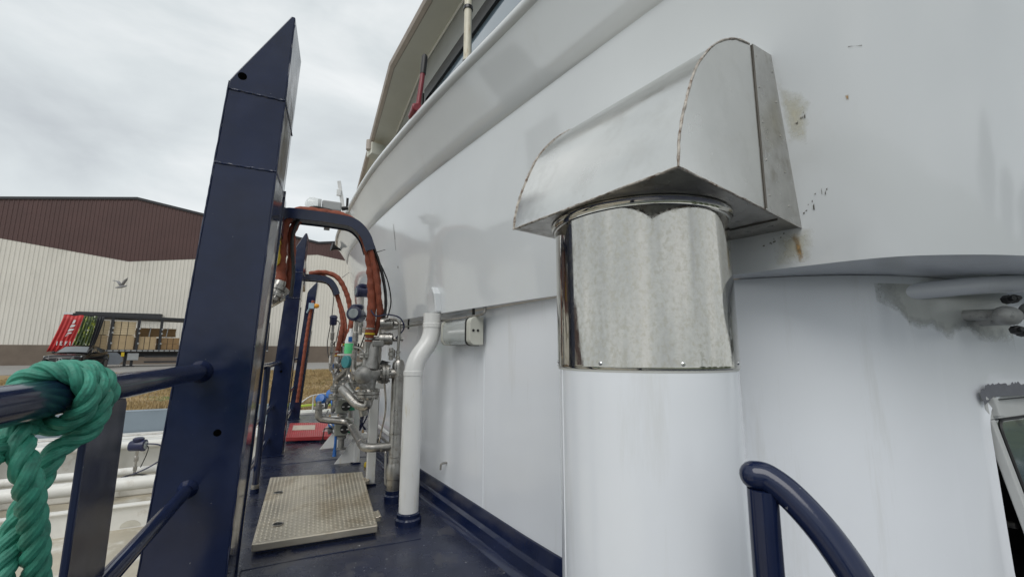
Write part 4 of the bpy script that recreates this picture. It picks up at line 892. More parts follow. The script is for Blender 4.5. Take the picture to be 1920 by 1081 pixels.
saddle('near dark blue curved saddle beam holding the thick red hose bundle', 3.68, [(-.285, 2.08), (-.28, 2.245), (.05, 2.245), (.25, 2.235), (.34, 2.15), (.385, 2.02)], .075, .026, (-.30, 2.88))
saddle('far dark blue curved saddle beam, small, beyond the middle post', 6.8, [(-.20, 2.1), (-.195, 2.245), (.03, 2.245), (.17, 2.225), (.245, 2.13), (.285, 2.02)], .075, .028, (-.18, 5.99))
HOSES = []
def hose(label, path, r, coups=(), mat=HOSE, jit=.10, cmat=None, grp='red sleeved hoses', nm='red_hose'):
    pts = resample(smooth_path(path, 8), max(30, int(sum((V(b) - V(a)).length for a, b in zip(path, path[1:])) / .014)))
    t_ = thing(nm, label, 'hose', tuple(pts[-1]), grp)
    rr = [r * (1 + .07 * math.sin(i * .9) + random.uniform(-jit, jit) * .5) for i in range(len(pts))]
    m_ = MB(); m_.tube(pts, rr, 14); m_.build('sleeve', mat, t_, ang=70)
    for f_, col in coups:
        i = int(f_ * (len(pts) - 1)); d = (pts[min(i + 1, len(pts) - 1)] - pts[max(i - 1, 0)]).normalized()
        m_ = MB(); m_.lathe([(r * 1.06, -.008), (r * 1.14, -.006), (r * 1.14, .006), (r * 1.06, .008)], pts[i], d, 18, cap=False); m_.build('band', col, t_)
    return t_
Yh = 3.68
hose('thick red hose bent over the near saddle, going down to the nearest valve', [(-.245, Yh, 1.72), (-.262, Yh, 1.95), (-.25, Yh, 2.20), (-.16, Yh, 2.305), (.02, Yh, 2.315), (.20, Yh, 2.30), (.33, Yh, 2.18), (.40, Yh, 1.98), (.435, Yh, 1.7), (.44, Yh, 1.45), (.432, Yh, 1.24)], .037, ((.985, STEEL_PIPE), (.965, YEL), (.945, STEEL_PIPE)))
hose('red hose behind the thick one on the near saddle, ending at the gauges', [(-.20, Yh + .05, 1.66), (-.19, Yh + .05, 1.95), (-.2, Yh + .05, 2.15), (-.10, Yh + .06, 2.305), (.1, Yh + .06, 2.315), (.27, Yh + .06, 2.29), (.41, Yh + .06, 2.10), (.475, Yh + .06, 1.85), (.50, Yh + .06, 1.62), (.535, Yh + .07, 1.50), (.55, Yh + .08, 1.42)], .030, ((.98, STEEL_PIPE),))
hose('third, thin red hose winding around the near hose bundle', [(.05, Yh - .06, 2.30), (.22, Yh - .05, 2.28), (.36, Yh - .06, 2.12), (.43, Yh - .05, 1.92), (.475, Yh - .05, 1.7), (.50, Yh - .02, 1.52), (.50, Yh + .02, 1.40), (.48, Yh + .05, 1.32)], .021, ())
hose('black cable hose running along the outside of the near red hoses', [(-.17, Yh - .03, 1.60), (-.165, Yh - .03, 1.8), (-.19, Yh - .03, 2.1), (-.1, Yh, 2.335), (.1, Yh, 2.34), (.33, Yh, 2.25), (.46, Yh, 2.0), (.535, Yh, 1.75), (.555, Yh, 1.55), (.53, Yh, 1.42)], .013, (), BLACK, .02, nm='black_hose', grp='black hoses')
hose('red hose over the far saddle, upper one of the pair arching high', [(-.1, 6.8, 2.32), (.1, 6.8, 2.36), (.3, 6.75, 2.28), (.44, 6.7, 2.02), (.50, 6.65, 1.75), (.51, 6.6, 1.6), (.47, 6.5, 1.4), (.42, 6.45, 1.2)], .036, ((.96, YEL), (.93, STEEL_PIPE)))
hose('red hose over the far saddle, lower one ending left of its pair', [(-.1, 6.86, 2.30), (.1, 6.86, 2.30), (.26, 6.85, 2.12), (.36, 6.8, 1.85), (.40, 6.7, 1.6), (.37, 6.5, 1.4), (.34, 6.4, 1.15), (.335, 6.35, 1.05)], .034, ((.96, YEL), (.93, STEEL_PIPE)))
hose('thin red hose between the two far hoses', [(.05, 6.82, 2.33), (.25, 6.8, 2.18), (.34, 6.78, 1.95), (.42, 6.7, 1.7), (.44, 6.6, 1.5), (.40, 6.5, 1.3)], .02, ())
hose('red hose hanging down beside the farthest blue post', [(-.02, 8.4, 2.1), (-.06, 8.4, 1.8), (-.09, 8.42, 1.4), (-.12, 8.42, .9), (-.16, 8.42, .3)], .028, ())
# hanging hose ends with couplings on the near saddle's left
def coupling(label, a, d, sc, lever):
    d = V(d).normalized(); a = V(a); t_ = thing('hose_coupling', label, 'coupling', tuple(a), 'hose couplings hanging by the nearest post')
    m_ = MB(); m_.lathe([(.030 * sc, 0), (.036 * sc, .02), (.036 * sc, .05), (.05 * sc, .052), (.05 * sc, .08), (.038 * sc, .082), (.038 * sc, .11), (.058 * sc, .112), (.058 * sc, .135), (.04 * sc, .137), (.04 * sc, .165)], a, d, 24); m_.build('body', STEEL_PIPE, t_)
    n_ = d.orthogonal().normalized(); b_ = d.cross(n_)
    for k in range(6):
        an = k * math.pi / 3; o_ = a + d * .104 + (n_ * math.cos(an) + b_ * math.sin(an)) * .05 * sc; m_ = MB(); m_.lathe([(.007, 0), (.007, .05)], o_, d, 6); m_.build('bolt', STEEL_PIPE, t_, ang=20)
    m_ = MB(); q = a + d * .09; m_.tube([q + n_ * .05 * sc, q + n_ * .075 * sc - d * .02, q + n_ * .07 * sc + d * lever], [.008, .010, .008], 8); m_.build('lever', ALU, t_)
coupling('steel flanged coupling at the end of the thick hanging red hose', (-.245, Yh, 1.73), (-.28, -.1, -.9), 1.2, .10)
coupling('steel coupling with lever at the end of the thinner hanging red hose', (-.20, Yh + .05, 1.67), (-.75, -.15, -.6), 1.0, .13)
yp = thing('yellow_plug', 'yellow plug with strap hanging beside the nearest blue post', 'plug', (-.30, Yh - .05, 1.84))
m = MB(); m.lathe([(.024, 0), (.036, .02), (.04, .07), (.028, .10), (.024, .16), (.03, .17), (.02, .20)], (-.30, Yh - .05, 1.84), (.05, 0, 1), 16); m.build('body', YEL, yp)
m = MB(); m.lathe([(.012, 0), (.02, .01), (.02, .03)], (-.285, Yh - .085, 2.0), (0, -1, 0), 12); m.build('cap', BLACK, yp)
m = MB(); m.tube([(-.295, Yh - .05, 2.04), (-.28, Yh - .04, 2.12), (-.24, Yh - .02, 2.18)], .005, 6); m.build('cord', BLUEV, yp)
# beacon
bc = thing('beacon', 'small amber beacon on a pale blue box beyond the middle post', 'beacon', (-.05, 8.3, 1.95))
m = MB(); m.box((-.045, 8.3, 1.99), (.09, .09, .10)); m.build('box', LBLUE, bc, smooth=False, bevel=.008)
m = MB(); m.lathe([(.038, 0), (.042, .01), (.042, .05), (.03, .075), (.0, .085)], (.001, 8.3, 1.995), (1, 0, 0), 18); m.build('lens', AMBER, bc)
m = MB(); m.tube([(-.08, 8.35, 1.94), (-.11, 8.42, 1.88)], .015, 8); m.build('stem', LBLUE, bc)
# floodlight above the near saddle
fl_ = thing('floodlight', 'grey floodlight with round clear cover above the near saddle beam', 'lamp', (.03, 4.2, 2.40))
m = MB(); m.lathe([(.075, 0), (.075, .06), (.06, .10), (.02, .12)], (-.02, 4.2, 2.53), (-1, 0, .25), 20); m.build('cover', LENS, fl_)
m = MB(); m.cyl((-.03, 4.2, 2.53), (.0, 4.2, 2.53), .078, 20); m.build('ring', LGREY, fl_)
m = MB(); m.box((.09, 4.2, 2.545), (.17, .12, .09)); m.build('housing', LGREY, fl_, smooth=False, bevel=.012)
m = MB(); m.tube([(.18, 4.2, 2.545), (.235, 4.2, 2.56)], .02, 10); m.build('cable_gland', BLACK, fl_)
m = MB(); m.box((.06, 4.2, 2.42), (.05, .05, .16)); m.box((.06, 3.98, 2.33), (.05, .49, .02)); m.build('bracket', GREYP, fl_, smooth=False)
# ================================================================== MANIFOLDS
def flange(mb, c, d, r, th, gap=.006):
    d = V(d).normalized(); c = V(c)
    mb.lathe([(r * .5, -th - gap / 2 - .02), (r * .62, -th - gap / 2), (r, -th - gap / 2), (r, -gap / 2), (r * .8, -gap / 2)], c, d, 24)
    mb.lathe([(r * .8, gap / 2), (r, gap / 2), (r, th + gap / 2), (r * .62, th + gap / 2), (r * .5, th + gap / 2 + .02)], c, d, 24)
def bolts(c, d, r, n, L_, parent, mat=STEEL_PIPE):
    d = V(d).normalized(); a_ = d.orthogonal().normalized(); b_ = d.cross(a_)
    for k in range(n):
        an = 2 * math.pi * (k + .5) / n; o_ = V(c) + (a_ * math.cos(an) + b_ * math.sin(an)) * r - d * L_ / 2
        mb = MB(); mb.lathe([(.010, 0), (.010, .009), (.006, .010), (.006, L_ - .01), (.010, L_ - .009), (.010, L_)], o_, d, 6); mb.build('bolt', mat, parent, ang=20)
mp_ = thing('riser_pipe', 'vertical stainless riser pipe with domed top beside the white drain pipe', 'pipe', (.668, 3.6, 0))
m = MB(); m.lathe([(.056, .09), (.056, .17), (.062, .175), (.062, .26), (.053, .29), (.050, .30), (.050, 1.06), (.046, 1.09), (.034, 1.108), (.012, 1.114)], (.668, 3.6, 0), (0, 0, 1), 28); m.build('pipe', STEEL_PIPE, mp_)
m = MB(); m.lathe([(.072, 0), (.072, .05), (.062, .06), (.062, .09)], (.668, 3.6, 0), (0, 0, 1), 24); m.build('base_collar', NAVY, mp_)
for z in (.34, .52, .98):
    m = MB(); m.lathe([(.0495, -.006), (.0535, -.004), (.0535, .004), (.0495, .006)], (.668, 3.6, z), (0, 0, 1), 24, cap=False); m.build('weld_ring', STEEL_PIPE, mp_)
m = MB(); m.tube([(.668, 3.6, 1.0), (.58, 3.6, 1.0)], [.05, .034], 20); m.build('branch', STEEL_PIPE, mp_)
m = MB(); m.tube(fillet([(.66, 3.6, 1.11), (.66, 3.6, 1.18), (.665, 3.6, 1.36), (.665, 3.6, 1.43), (.60, 3.62, 1.46), (.54, 3.63, 1.44)], .05), .012, 10); m.build('sensing_line', STEEL_PIPE, mp_)
m = MB(); m.lathe([(.02, 0), (.02, .02), (.014, .025), (.014, .05), (.02, .055), (.02, .07)], (.66, 3.6, 1.115), (0, 0, 1), 6); m.build('union_nut', STEEL_PIPE, mp_, ang=20)
m = MB(); m.tube(fillet([(.668, 3.6, .42), (.43, 3.6, .425), (.40, 4.75, .46), (.14, 4.78, .50), (.11, 4.78, .53), (.11, 4.78, .62)], .09, 8), .034, 20); m.build('branch_pipe', STEEL_PIPE, mp_)
for c, d in (((.56, 3.6, .42), (1, 0, 0)), ((.425, 3.78, .43), (0, 1, 0)), ((.408, 4.45, .45), (0, 1, 0)), ((.3, 4.765, .475), (1, 0, 0))):
    m = MB(); m.lathe([(.033, -.008), (.037, -.005), (.037, .005), (.033, .008)], c, d, 20, cap=False); m.build('weld_ring', STEEL_PIPE, mp_)
m = MB(); m.lathe([(.05, 0), (.055, .004), (.055, .02), (.03, .024), (.03, .05), (.02, .055), (.02, .08)], (.11, 4.78, .60), (0, 0, 1), 20); m.build('end_union', STEEL_PIPE, mp_)
# angle valve
av = thing('angle_valve', 'grey cast angle valve with bolted flanges under the thick red hose', 'valve', (.43, 3.62, .78))
vc = V(.445, 3.62, .99)
m = MB(); m.sphere(vc + V(-.035, 0, -.0), .078, 20, (1.1, .95, 1.05)); m.tube([vc, vc + V(.105, 0, .008)], [.066, .042], 20); m.tube([vc, vc + V(.0, 0, -.13)], [.06, .045], 20); m.tube([vc + V(-.06, 0, -.06), vc + V(.01, 0, -.10)], [.04, .05], 14); m.build('body', CAST, av, ang=60)
m = MB(); m.tube([vc + V(.01, 0, .05), vc + V(.02, 0, .12), vc + V(.03, .01, .24), vc + V(.045, .01, .27)], [.06, .046, .040, .03], 18); m.box(vc + V(.05, 0, .255), (.09, .07, .05)); m.build('bonnet', CAST, av, ang=50, bevel=.006)
m = MB(); flange(m, vc + V(.115, 0, .01), (1, 0, 0), .082, .022); fo = m.build('side_flange', STEEL_PIPE, av)
bolts(vc + V(.115, 0, .01), (1, 0, 0), .065, 8, .085, fo)
m = MB(); m.lathe([(.02, -.003), (.066, -.003), (.066, .003), (.02, .003)], vc + V(.115, 0, .01), (1, 0, 0), 20); m.build('gasket', BLACK, fo)
m = MB(); flange(m, vc + V(-.005, 0, -.15), (0, 0, 1), .088, .020); fo = m.build('bottom_flange', STEEL_PIPE, av)
bolts(vc + V(-.005, 0, -.15), (0, 0, 1), .07, 8, .085, fo)
m = MB(); flange(m, (.42, 3.68, 1.15), (0, 0, 1), .066, .016); fo = m.build('hose_flange', STEEL_PIPE, av); bolts((.42, 3.68, 1.15), (0, 0, 1), .052, 6, .07, fo)
m = MB(); m.tube([(.43, 3.68, 1.26), (.425, 3.68, 1.19), (.42, 3.66, 1.04)], [.046, .036, .036], 18); m.build('hose_tail', STEEL_PIPE, av)
m = MB(); m.tube(fillet([vc + V(0, 0, -.17), vc + V(0, 0, -.25), vc + V(-.08, .05, -.24), vc + V(-.15, .12, -.16), vc + V(-.19, .2, -.12)], .06, 6), .036, 18); m.build('elbow', STEEL_PIPE, av)
m = MB(); m.prism([vc + V(.07, -.02, .08), vc + V(.16, -.02, .10), vc + V(.09, -.02, .12)], (0, .03, 0)); m.build('pointer', BLACK, av, smooth=False)
# pressure canisters
for k, (z, lab) in enumerate(((1.415, 'upper ribbed steel canister beside the red hose under the bulwark'), (1.285, 'lower ribbed steel canister beside the red hose under the bulwark'))):
    cn = thing('actuator_canister', lab, 'canister', (.58, 3.68, z - .05), 'ribbed steel canisters')
    m = MB(); m.lathe([(.03, 0), (.052, .004), (.052, .03), (.055, .032), (.055, .042), (.052, .044), (.052, .075), (.055, .077), (.055, .086), (.05, .088), (.05, .105), (.03, .112)], (.52, 3.70, z), (1, -.25, 0), 28); m.build('drum', STEEL_PIPE, cn)
    m = MB(); m.lathe([(.022, 0), (.022, .03), (.012, .032), (.012, .06), (.018, .062), (.018, .08)], (.63, 3.67, z), (1, -.1, 0), 8); m.build('fitting', STEEL_PIPE, cn, ang=25)
    m = MB(); m.lathe([(.02, 0), (.02, .05)], (.47, 3.715, z), (1, -.25, 0), 12); m.build('stem', CAST, cn)
for i, (pth, lab) in enumerate((([(.43, 3.63, 1.52), (.47, 3.60, 1.47), (.56, 3.58, 1.485), (.66, 3.58, 1.46), (.70, 3.59, 1.38), (.66, 3.63, 1.31), (.64, 3.66, 1.29)], 'thin blue cable looping over the steel canisters'), ([(.50, 3.68, 1.92), (.565, 3.69, 1.78), (.60, 3.7, 1.62), (.585, 3.7, 1.5), (.56, 3.70, 1.45)], 'thin black cable looping right of the red hose bundle'), ([(.26, 6.8, 2.05), (.25, 6.8, 1.7), (.2, 6.4, 1.3), (.22, 6.2, 1.1)], 'thin black cable hanging from the far saddle'))):
    m = MB(); m.tube(smooth_path(pth, 8), .006, 8); tag(m.build('cable', NAVYTX if i == 0 else BLACK), lab, 'cable')
for a, b, lab in (((.45, 3.7, 2.03), (.53, 3.68, 2.06), 'cable tie tail sticking out of the near red hoses'), ((.36, 6.8, 2.3), (.45, 6.75, 2.38), 'cable tie tail sticking out of the far red hoses')):
    m = MB(); m.tube([a, b], [.004, .0025], 6); tag(m.build('cable_tie', BLACK), lab, 'cable tie')
# pressure transmitters
def transmitter(label, x, y, z, sc, stem_z, face=(-.45, -.9, .1)):
    t_ = thing('pressure_transmitter', label, 'transmitter', (x, y, stem_z), 'navy headed pressure transmitters'); f_ = V(face).normalized()
    m_ = MB(); m_.lathe([(.05 * sc, -.07 * sc), (.055 * sc, -.06 * sc), (.055 * sc, .04 * sc), (.06 * sc, .042 * sc), (.06 * sc, .065 * sc), (.045 * sc, .072 * sc)], (x, y, z), f_, 24); hd = m_.build('head', NAVYTX, t_)
    m_ = MB(); m_.lathe([(.04 * sc, .0725 * sc), (.038 * sc, .074 * sc)], (x, y, z), f_, 20); m_.build('display', M('grey_display', (.30, .34, .35), .15, coat=1), hd)
    m_ = MB(); m_.lathe([(.045 * sc, 0), (.05 * sc, .01 * sc), (.05 * sc, .03 * sc), (.035 * sc, .04 * sc)], (x, y, z + .045 * sc), (0, 0, 1), 20); m_.build('cap', NAVYTX, hd)
    m_ = MB(); h_ = z - .05 * sc - stem_z; m_.lathe([(.016, 0), (.016, h_ * .2), (.024, h_ * .22), (.024, h_ * .38), (.014, h_ * .4), (.014, h_ * .55), (.026, h_ * .57), (.026, h_ * .75), (.018, h_ * .78), (.018, h_)], (x, y, stem_z), (0, 0, 1), 8); m_.build('stem', STEEL_PIPE, t_, ang=25)
    m_ = MB(); m_.tube(smooth_path([(x + .05 * sc, y, z), (x + .09 * sc, y, z - .03), (x + .08 * sc, y, z - .14), (x + .05, y + .03, z - .3)], 6), .006, 6); m_.build('cable', BLACK, t_)
    return t_
transmitter('navy pressure transmitter with round display left of the thick red hose', .366, 4.15, 1.52, 1.15, 1.02)
transmitter('navy pressure transmitter half hidden behind the thick red hose', .452, 4.6, 1.80, 1.0, 1.35, (-1, -.2, 0))
transmitter('small far navy transmitter with white collar, leftmost of the valve group', .25, 6.2, 1.60, .85, 1.05, (0, -.3, 1))
# spray bottle
sb = thing('spray_bottle', 'plastic bottle of green liquid standing among the valves', 'bottle', (.352, 4.5, 1.16))
m = MB(); m.lathe([(.052, 0), (.056, .02), (.054, .09), (.052, .10)], (.352, 4.5, 1.16), (0, 0, 1), 20); m.build('liquid', GREENP, sb)
m = MB(); m.lathe([(.053, .101), (.05, .13), (.035, .19), (.018, .22), (.016, .25)], (.352, 4.5, 1.16), (0, 0, 1), 20); m.build('shoulder', WPL, sb)
m = MB(); m.box((.345, 4.45, 1.30), (.035, .012, .05)); m.build('blue_label', BLUEV, sb, smooth=False)
m = MB(); m.ab(.24, 4.44, 1.140, .46, 4.56, 1.158); shf = m; tag(shf.build('bottle_shelf', WHITE_OLD, smooth=False), 'small white shelf plate under the green bottle', 'shelf')
# white support stands
def stand(nm, label, x, y, h, wd, gus=None, plate=True):
    t_ = thing(nm, label, 'stand', (x, y, 0), 'white pipe stands')
    m_ = MB(); m_.ab(x - wd / 2, y - wd / 2, .014, x + wd / 2, y + wd / 2, h); m_.build('upright', WHITE_PIPE, t_, smooth=False, bevel=.004)
    m_ = MB(); m_.ab(x - wd / 2 - .01, y - wd / 2 - .01, 0, x + wd / 2 + .01, y + wd / 2 + .01, .013); m_.build('foot', NAVY, t_, smooth=False)
    if gus:
        m_ = MB(); m_.prism([(x - wd / 2, y, .014), (x - wd / 2 - gus[0], y, .014), (x - wd / 2 - .02, y, gus[1]), (x - wd / 2, y, gus[1])], (0, .012, 0)); m_.build('gusset', WHITE_PIPE, t_, smooth=False)
    if plate:
        m_ = MB(); m_.ab(x - .1, y - .06, h + .001, x + .09, y + .06, h + .05); m_.build('head_plate', WHITE_PIPE, t_, smooth=False, bevel=.003)
        for dx in (-.06, .05):
            m_ = MB(); m_.lathe([(.014, 0), (.014, .008), (.007, .009), (.007, .03)], (x + dx, y, h + .052), (0, 0, 1), 6); m_.build('bolt', BRASS, t_, ang=20)
    return t_
stand('pipe_stand', 'white stand post beside the riser pipe, nearest of the stands', .555, 4.12, .84, .072)
stand('pipe_stand', 'white stand with triangular gusset plate on the deck', .515, 4.94, .26, .06, (.19, .24))
stand('pipe_stand', 'tall white stand behind the grey switch boxes', .50, 5.02, .70, .06)
stand('pipe_stand', 'small white gusseted stand beyond the switch boxes', .36, 5.75, .22, .06, (.16, .2))
stand('pipe_stand', 'far low white gusseted stand by the red hatch', .36, 6.6, .22, .06, (.16, .2))
# actuator boxes with black knobs
for z, lab in ((.605, 'upper grey-green switch box with black knob'), (.375, 'lower grey-green switch box with black knob')):
    ab_ = thing('switch_box', lab + ' on the pipe manifold', 'switch box', (.37, 4.9, z - .07), 'grey switch boxes')
    m = MB(); m.ab(.275, 4.84, z - .065, .40, 4.97, z + .075); m.build('housing', GREYBOX, ab_, smooth=False, bevel=.01)
    m = MB(); m.ab(.401, 4.85, z - .045, .46, 4.96, z + .06); m.build('green_side', GREENL, ab_, smooth=False, bevel=.006)
    m = MB(); m.lathe([(.045, 0), (.045, .012), (.036, .022), (.0, .025)], (.37, 4.839, z + .003), (0, -1, 0), 22); kn = m.build('knob', BLACK, ab_)
    for dx in (-.027, .027): m = MB(); m.box((.37 + dx, 4.815, z + .003), (.022, .004, .010)); m.build('mark', WPL, kn, smooth=False)
    m = MB(); m.lathe([(.05, 0), (.05, .015), (.03, .02), (.03, .1), (.045, .105), (.045, .13)], (.35, 4.91, z - .21), (0, 0, 1), 16); m.build('valve_neck', CAST, ab_)
# ball valves with blue handles
def ball_valve(label, x, y, z, sc=1.0, dome=False):
    t_ = thing('ball_valve', label, 'valve', (x, y, z - .08), 'blue capped valves')
    m_ = MB(); m_.lathe([(.03 * sc, -.06), (.045 * sc, -.055), (.045 * sc, -.035), (.03 * sc, -.03), (.034 * sc, 0), (.03 * sc, .03), (.045 * sc, .035), (.045 * sc, .055), (.03 * sc, .06)], (x, y, z - .06), (1, .2, 0), 18); m_.build('body', CAST, t_)
    m_ = MB(); m_.cyl((x, y, z - .05), (x, y, z + .01), .012 * sc, 10); m_.build('stem', STEEL_PIPE, t_)
    m_ = MB(); m_.lathe([(.02 * sc, 0), (.052 * sc, .004), (.056 * sc, .02), (.056 * sc, .045), (.046 * sc, .06), (.0, .066)], (x, y, z - .0), (-.4, -.8, .4), 22); m_.build('blue_cap', BLUEV, t_)
    m_ = MB(); m_.box((x + .01, y - .05, z - .055), (.04, .03, .04)); m_.build('indicator', WPL, t_, smooth=False); m_ = MB(); m_.lathe([(.009, 0), (.009, .002)], (x + .01, y - .0655, z - .055), (0, -1, 0), 12); m_.build('indicator_dot', BLACK, t_)
    return t_
ball_valve('blue capped valve at the left edge of the valve group', .15, 5.3, .64, 1.0)
ball_valve('blue capped valve just left of the upper switch box', .305, 5.2, .61, 1.05)
ball_valve('blue capped valve behind the other two blue caps', .265, 5.55, .665, 1.1)
ball_valve('blue capped valve low beside the lower switch box', .29, 5.3, .36, .9)
lv = thing('valve_lever', 'thin blue lever hanging beside the lower switch box', 'lever', (.31, 5.1, .05))
m = MB(); m.tube([(.30, 5.1, .42), (.305, 5.1, .2), (.30, 5.08, .06)], [.012, .014, .020], 8); m.build('bar', BLUEV, lv)
cl_ = thing('chain_tag', 'thin black cord with loop hanging from the lower valve', 'cord', (.19, 5.25, .18))
m = MB(); m.tube([(.30, 5.25, .33), (.19, 5.25, .33), (.18, 5.25, .22)], .007, 8); m.tube([(.18 + .016 * math.cos(a * .5236), 5.25, .195 + .025 * math.sin(a * .5236)) for a in range(12)], .005, 6, closed=True); m.build('cord', BLACK, cl_)
# interconnecting steel pipework (each run a thing)
def run(label, path, r, rings=(), rad=.06, mat=STEEL_PIPE, fl=()):
    t_ = thing('pipe_run', label, 'pipe', tuple(V(path[-1])), 'stainless pipe runs')
    m_ = MB(); pp = fillet(path, rad, 6); m_.tube(pp, r, 16); m_.build('pipe', mat, t_)
    for f_ in rings:
        i = int(f_ * (len(pp) - 1)); i = min(max(i, 1), len(pp) - 2); d = (pp[i + 1] - pp[i - 1]).normalized()
        m_ = MB(); m_.lathe([(r * .98, -.012), (r * 1.25, -.010), (r * 1.25, .010), (r * .98, .012)], pp[i], d, 6); m_.build('union_nut', mat, t_, ang=20)
    for c, d, fr_ in fl:
        m_ = MB(); flange(m_, c, d, fr_, .016); fo_ = m_.build('flange', mat, t_); bolts(c, d, fr_ * .78, 6, .065, fo_)
    return t_
run('short steel pipe linking the transmitter stem to the angle valve', [(.366, 4.15, 1.10), (.366, 4.15, .98), (.40, 3.95, .96), (.43, 3.75, .97)], .022, (.3, .7))
run('steel elbow pipe sloping down behind the angle valve', [(.34, 4.3, .86), (.36, 4.15, .80), (.44, 4.0, .72), (.46, 4.0, .62)], .038, (.4,))
run('upright steel pipe with stacked flanges left of the angle valve', [(.26, 4.75, .62), (.26, 4.75, .90), (.34, 4.5, 1.0), (.35, 4.4, 1.12)], .03, (.2, .6), fl=(((.26, 4.75, .72), (0, 0, 1), .07), ((.26, 4.75, .80), (0, 0, 1), .06)))
run('steel pipe under the far red hoses with stacked flanges', [(.335, 6.35, 1.1), (.335, 6.3, .9), (.40, 6.1, .82), (.42, 5.9, .7), (.42, 5.9, .3)], .036, (.3,), fl=(((.335, 6.32, 1.0), (0, 0, 1), .08), ((.41, 6.0, .78), (0, 1, 0), .08)))
run('steel pipe under the upper far red hose', [(.42, 6.45, 1.25), (.42, 6.4, .95), (.5, 6.2, .85), (.55, 6.2, .3)], .036, (.3, .6), fl=(((.42, 6.42, 1.05), (0, 0, 1), .08),))
run('thin bent steel tube standing left of the far valves', [(.24, 6.2, 1.12), (.24, 6.15, .98), (.27, 6.1, .92), (.30, 6.1, .85), (.30, 6.05, .72)], .016, (.3, .5, .8))
run('bent thin tube rising beside the base of the riser pipe', [(.60, 3.85, .40), (.62, 3.75, .36), (.62, 3.70, .10), (.66, 3.68, .09), (.72, 3.6, .09)], .010, ())
run('white painted thin pipe low along the deckhouse wall', [(.83, 3.7, .34), (.74, 4.8, .36), (.70, 5.4, .36)], .018, (), mat=WHITE_PIPE)
run('second thin dark pipe low along the deckhouse wall', [(.80, 3.75, .27), (.72, 4.8, .29), (.68, 5.4, .29)], .014, ())
run('upright dark steel tube behind the angle valve', [(.60, 4.2, .3), (.60, 4.2, 1.2), (.58, 4.0, 1.35)], .014, (.5,))
run('steel tube with tee on the upper manifold', [(.40, 4.5, .82), (.40, 4.4, 1.0), (.45, 4.2, 1.05), (.47, 4.0, 1.05)], .028, (.2, .5, .8), fl=(((.40, 4.48, .87), (0, 0, 1), .07),))
for x, y, z, r, mt, lab, cat in ((.335, 4.4, 1.08, .06, TEAL, 'round teal gauge back among the valves', 'gauge'),):
    g_ = thing('gauge', lab, cat, (x, y, z - .06)); m = MB(); m.lathe([(r * .9, 0), (r, .005), (r, .035), (r * .9, .04)], (x, y, z), (-.8, -.5, 0), 24); m.build('case', mt, g_); m = MB(); m.cyl((x, y + .01, z - .12), (x, y + .01, z - .05), .012, 8); m.build('stem', STEEL_PIPE, g_)
m = MB()
for k in range(9):
    x = .56 + random.uniform(-.05, .05); y = 5.1 + random.uniform(-.1, .2); m.tube(smooth_path([(x, y, .75), (x + random.uniform(-.05, .05), y, .6), (x + random.uniform(-.06, .06), y, .45), (x + random.uniform(-.05, .05), y, .3)], 6), .008, 6)
cbn = m.build('cable_bundle', NAVYTX); tag(cbn, 'tangled bundle of dark cables behind the white stands', 'cables'); cbn['kind'] = 'stuff'
yk = thing('yellow_bung', 'small yellow bung with black cord on the deck by the gusset stand', 'bung', (.62, 4.75, 0)); m = MB(); m.lathe([(.026, 0), (.03, .01), (.026, .04), (.01, .05)], (.60, 4.75, .0), (0, 0, 1), 14); m.build('cap', YEL, yk); m = MB(); m.tube(smooth_path([(.60, 4.75, .05), (.66, 4.7, .12), (.68, 4.6, .3)], 6), .006, 6); m.build('cord', BLACK, yk)
def needle(label, x, y, z, d, hcol):
    t_ = thing('needle_valve', label, 'valve', (x, y, z - .03), 'small needle valves'); d = V(d).normalized()
    m_ = MB(); m_.lathe([(.012, -.05), (.018, -.045), (.018, -.025), (.012, -.02), (.022, -.015), (.022, .015), (.012, .02), (.018, .025), (.018, .045), (.012, .05)], (x, y, z), d, 6); m_.build('body', STEEL_PIPE, t_, ang=20)
    n_ = d.orthogonal().normalized(); m_ = MB(); m_.cyl(V(x, y, z), V(x, y, z) + n_ * .05, .008, 8); m_.cyl(V(x, y, z) + n_ * .045 - d * .035, V(x, y, z) + n_ * .045 + d * .035, .007, 8); m_.build('handle', hcol, t_)
needle('small needle valve on the stem below the round display transmitter', .366, 4.12, 1.22, (0, 0, 1), BLACK)
needle('small needle valve left of the green bottle on the far tube', .25, 6.17, 1.28, (0, 0, 1), BLACK)
needle('small needle valve with blue handle below the far tube', .25, 6.1, .98, (0, 0, 1), BLUEV)
needle('small needle valve above the upper blue caps', .30, 5.0, .80, (1, .2, 0), STEEL_PIPE)
needle('small needle valve beside the riser pipe tee', .60, 3.58, 1.16, (0, 0, 1), STEEL_PIPE)
for i_, (pth, lab) in enumerate((([(.36, 4.1, 1.22), (.41, 4.0, 1.20), (.46, 3.9, 1.12), (.50, 3.8, 1.1)], 'thin steel instrument tube from the display transmitter to the valve bonnet'),
        ([(.30, 5.0, .80), (.36, 4.8, .84), (.42, 4.5, .92), (.47, 4.2, .94)], 'thin steel instrument tube rising over the upper switch box'),
        ([(.52, 4.1, .90), (.54, 4.05, 1.1), (.55, 3.95, 1.25), (.54, 3.8, 1.38)], 'thin steel instrument tube running up behind the canisters'),
        ([(.27, 5.6, .75), (.30, 5.5, .95), (.36, 5.2, 1.05), (.37, 5.0, .9)], 'thin steel tube arching behind the green bottle shelf'),
        ([(.22, 5.3, .52), (.18, 5.1, .45), (.25, 4.98, .40), (.33, 5.0, .28)], 'thin steel tube curling below the blue capped valves'),
        ([(.58, 3.75, .95), (.62, 3.85, .7), (.62, 4.0, .5), (.60, 4.1, .3)], 'thin steel tube dropping behind the riser pipe'))):
    m = MB(); m.tube(smooth_path(pth, 8), .008, 8); tag(m.build('instrument_tube', STEEL_PIPE), lab, 'tube', 'thin instrument tubes')
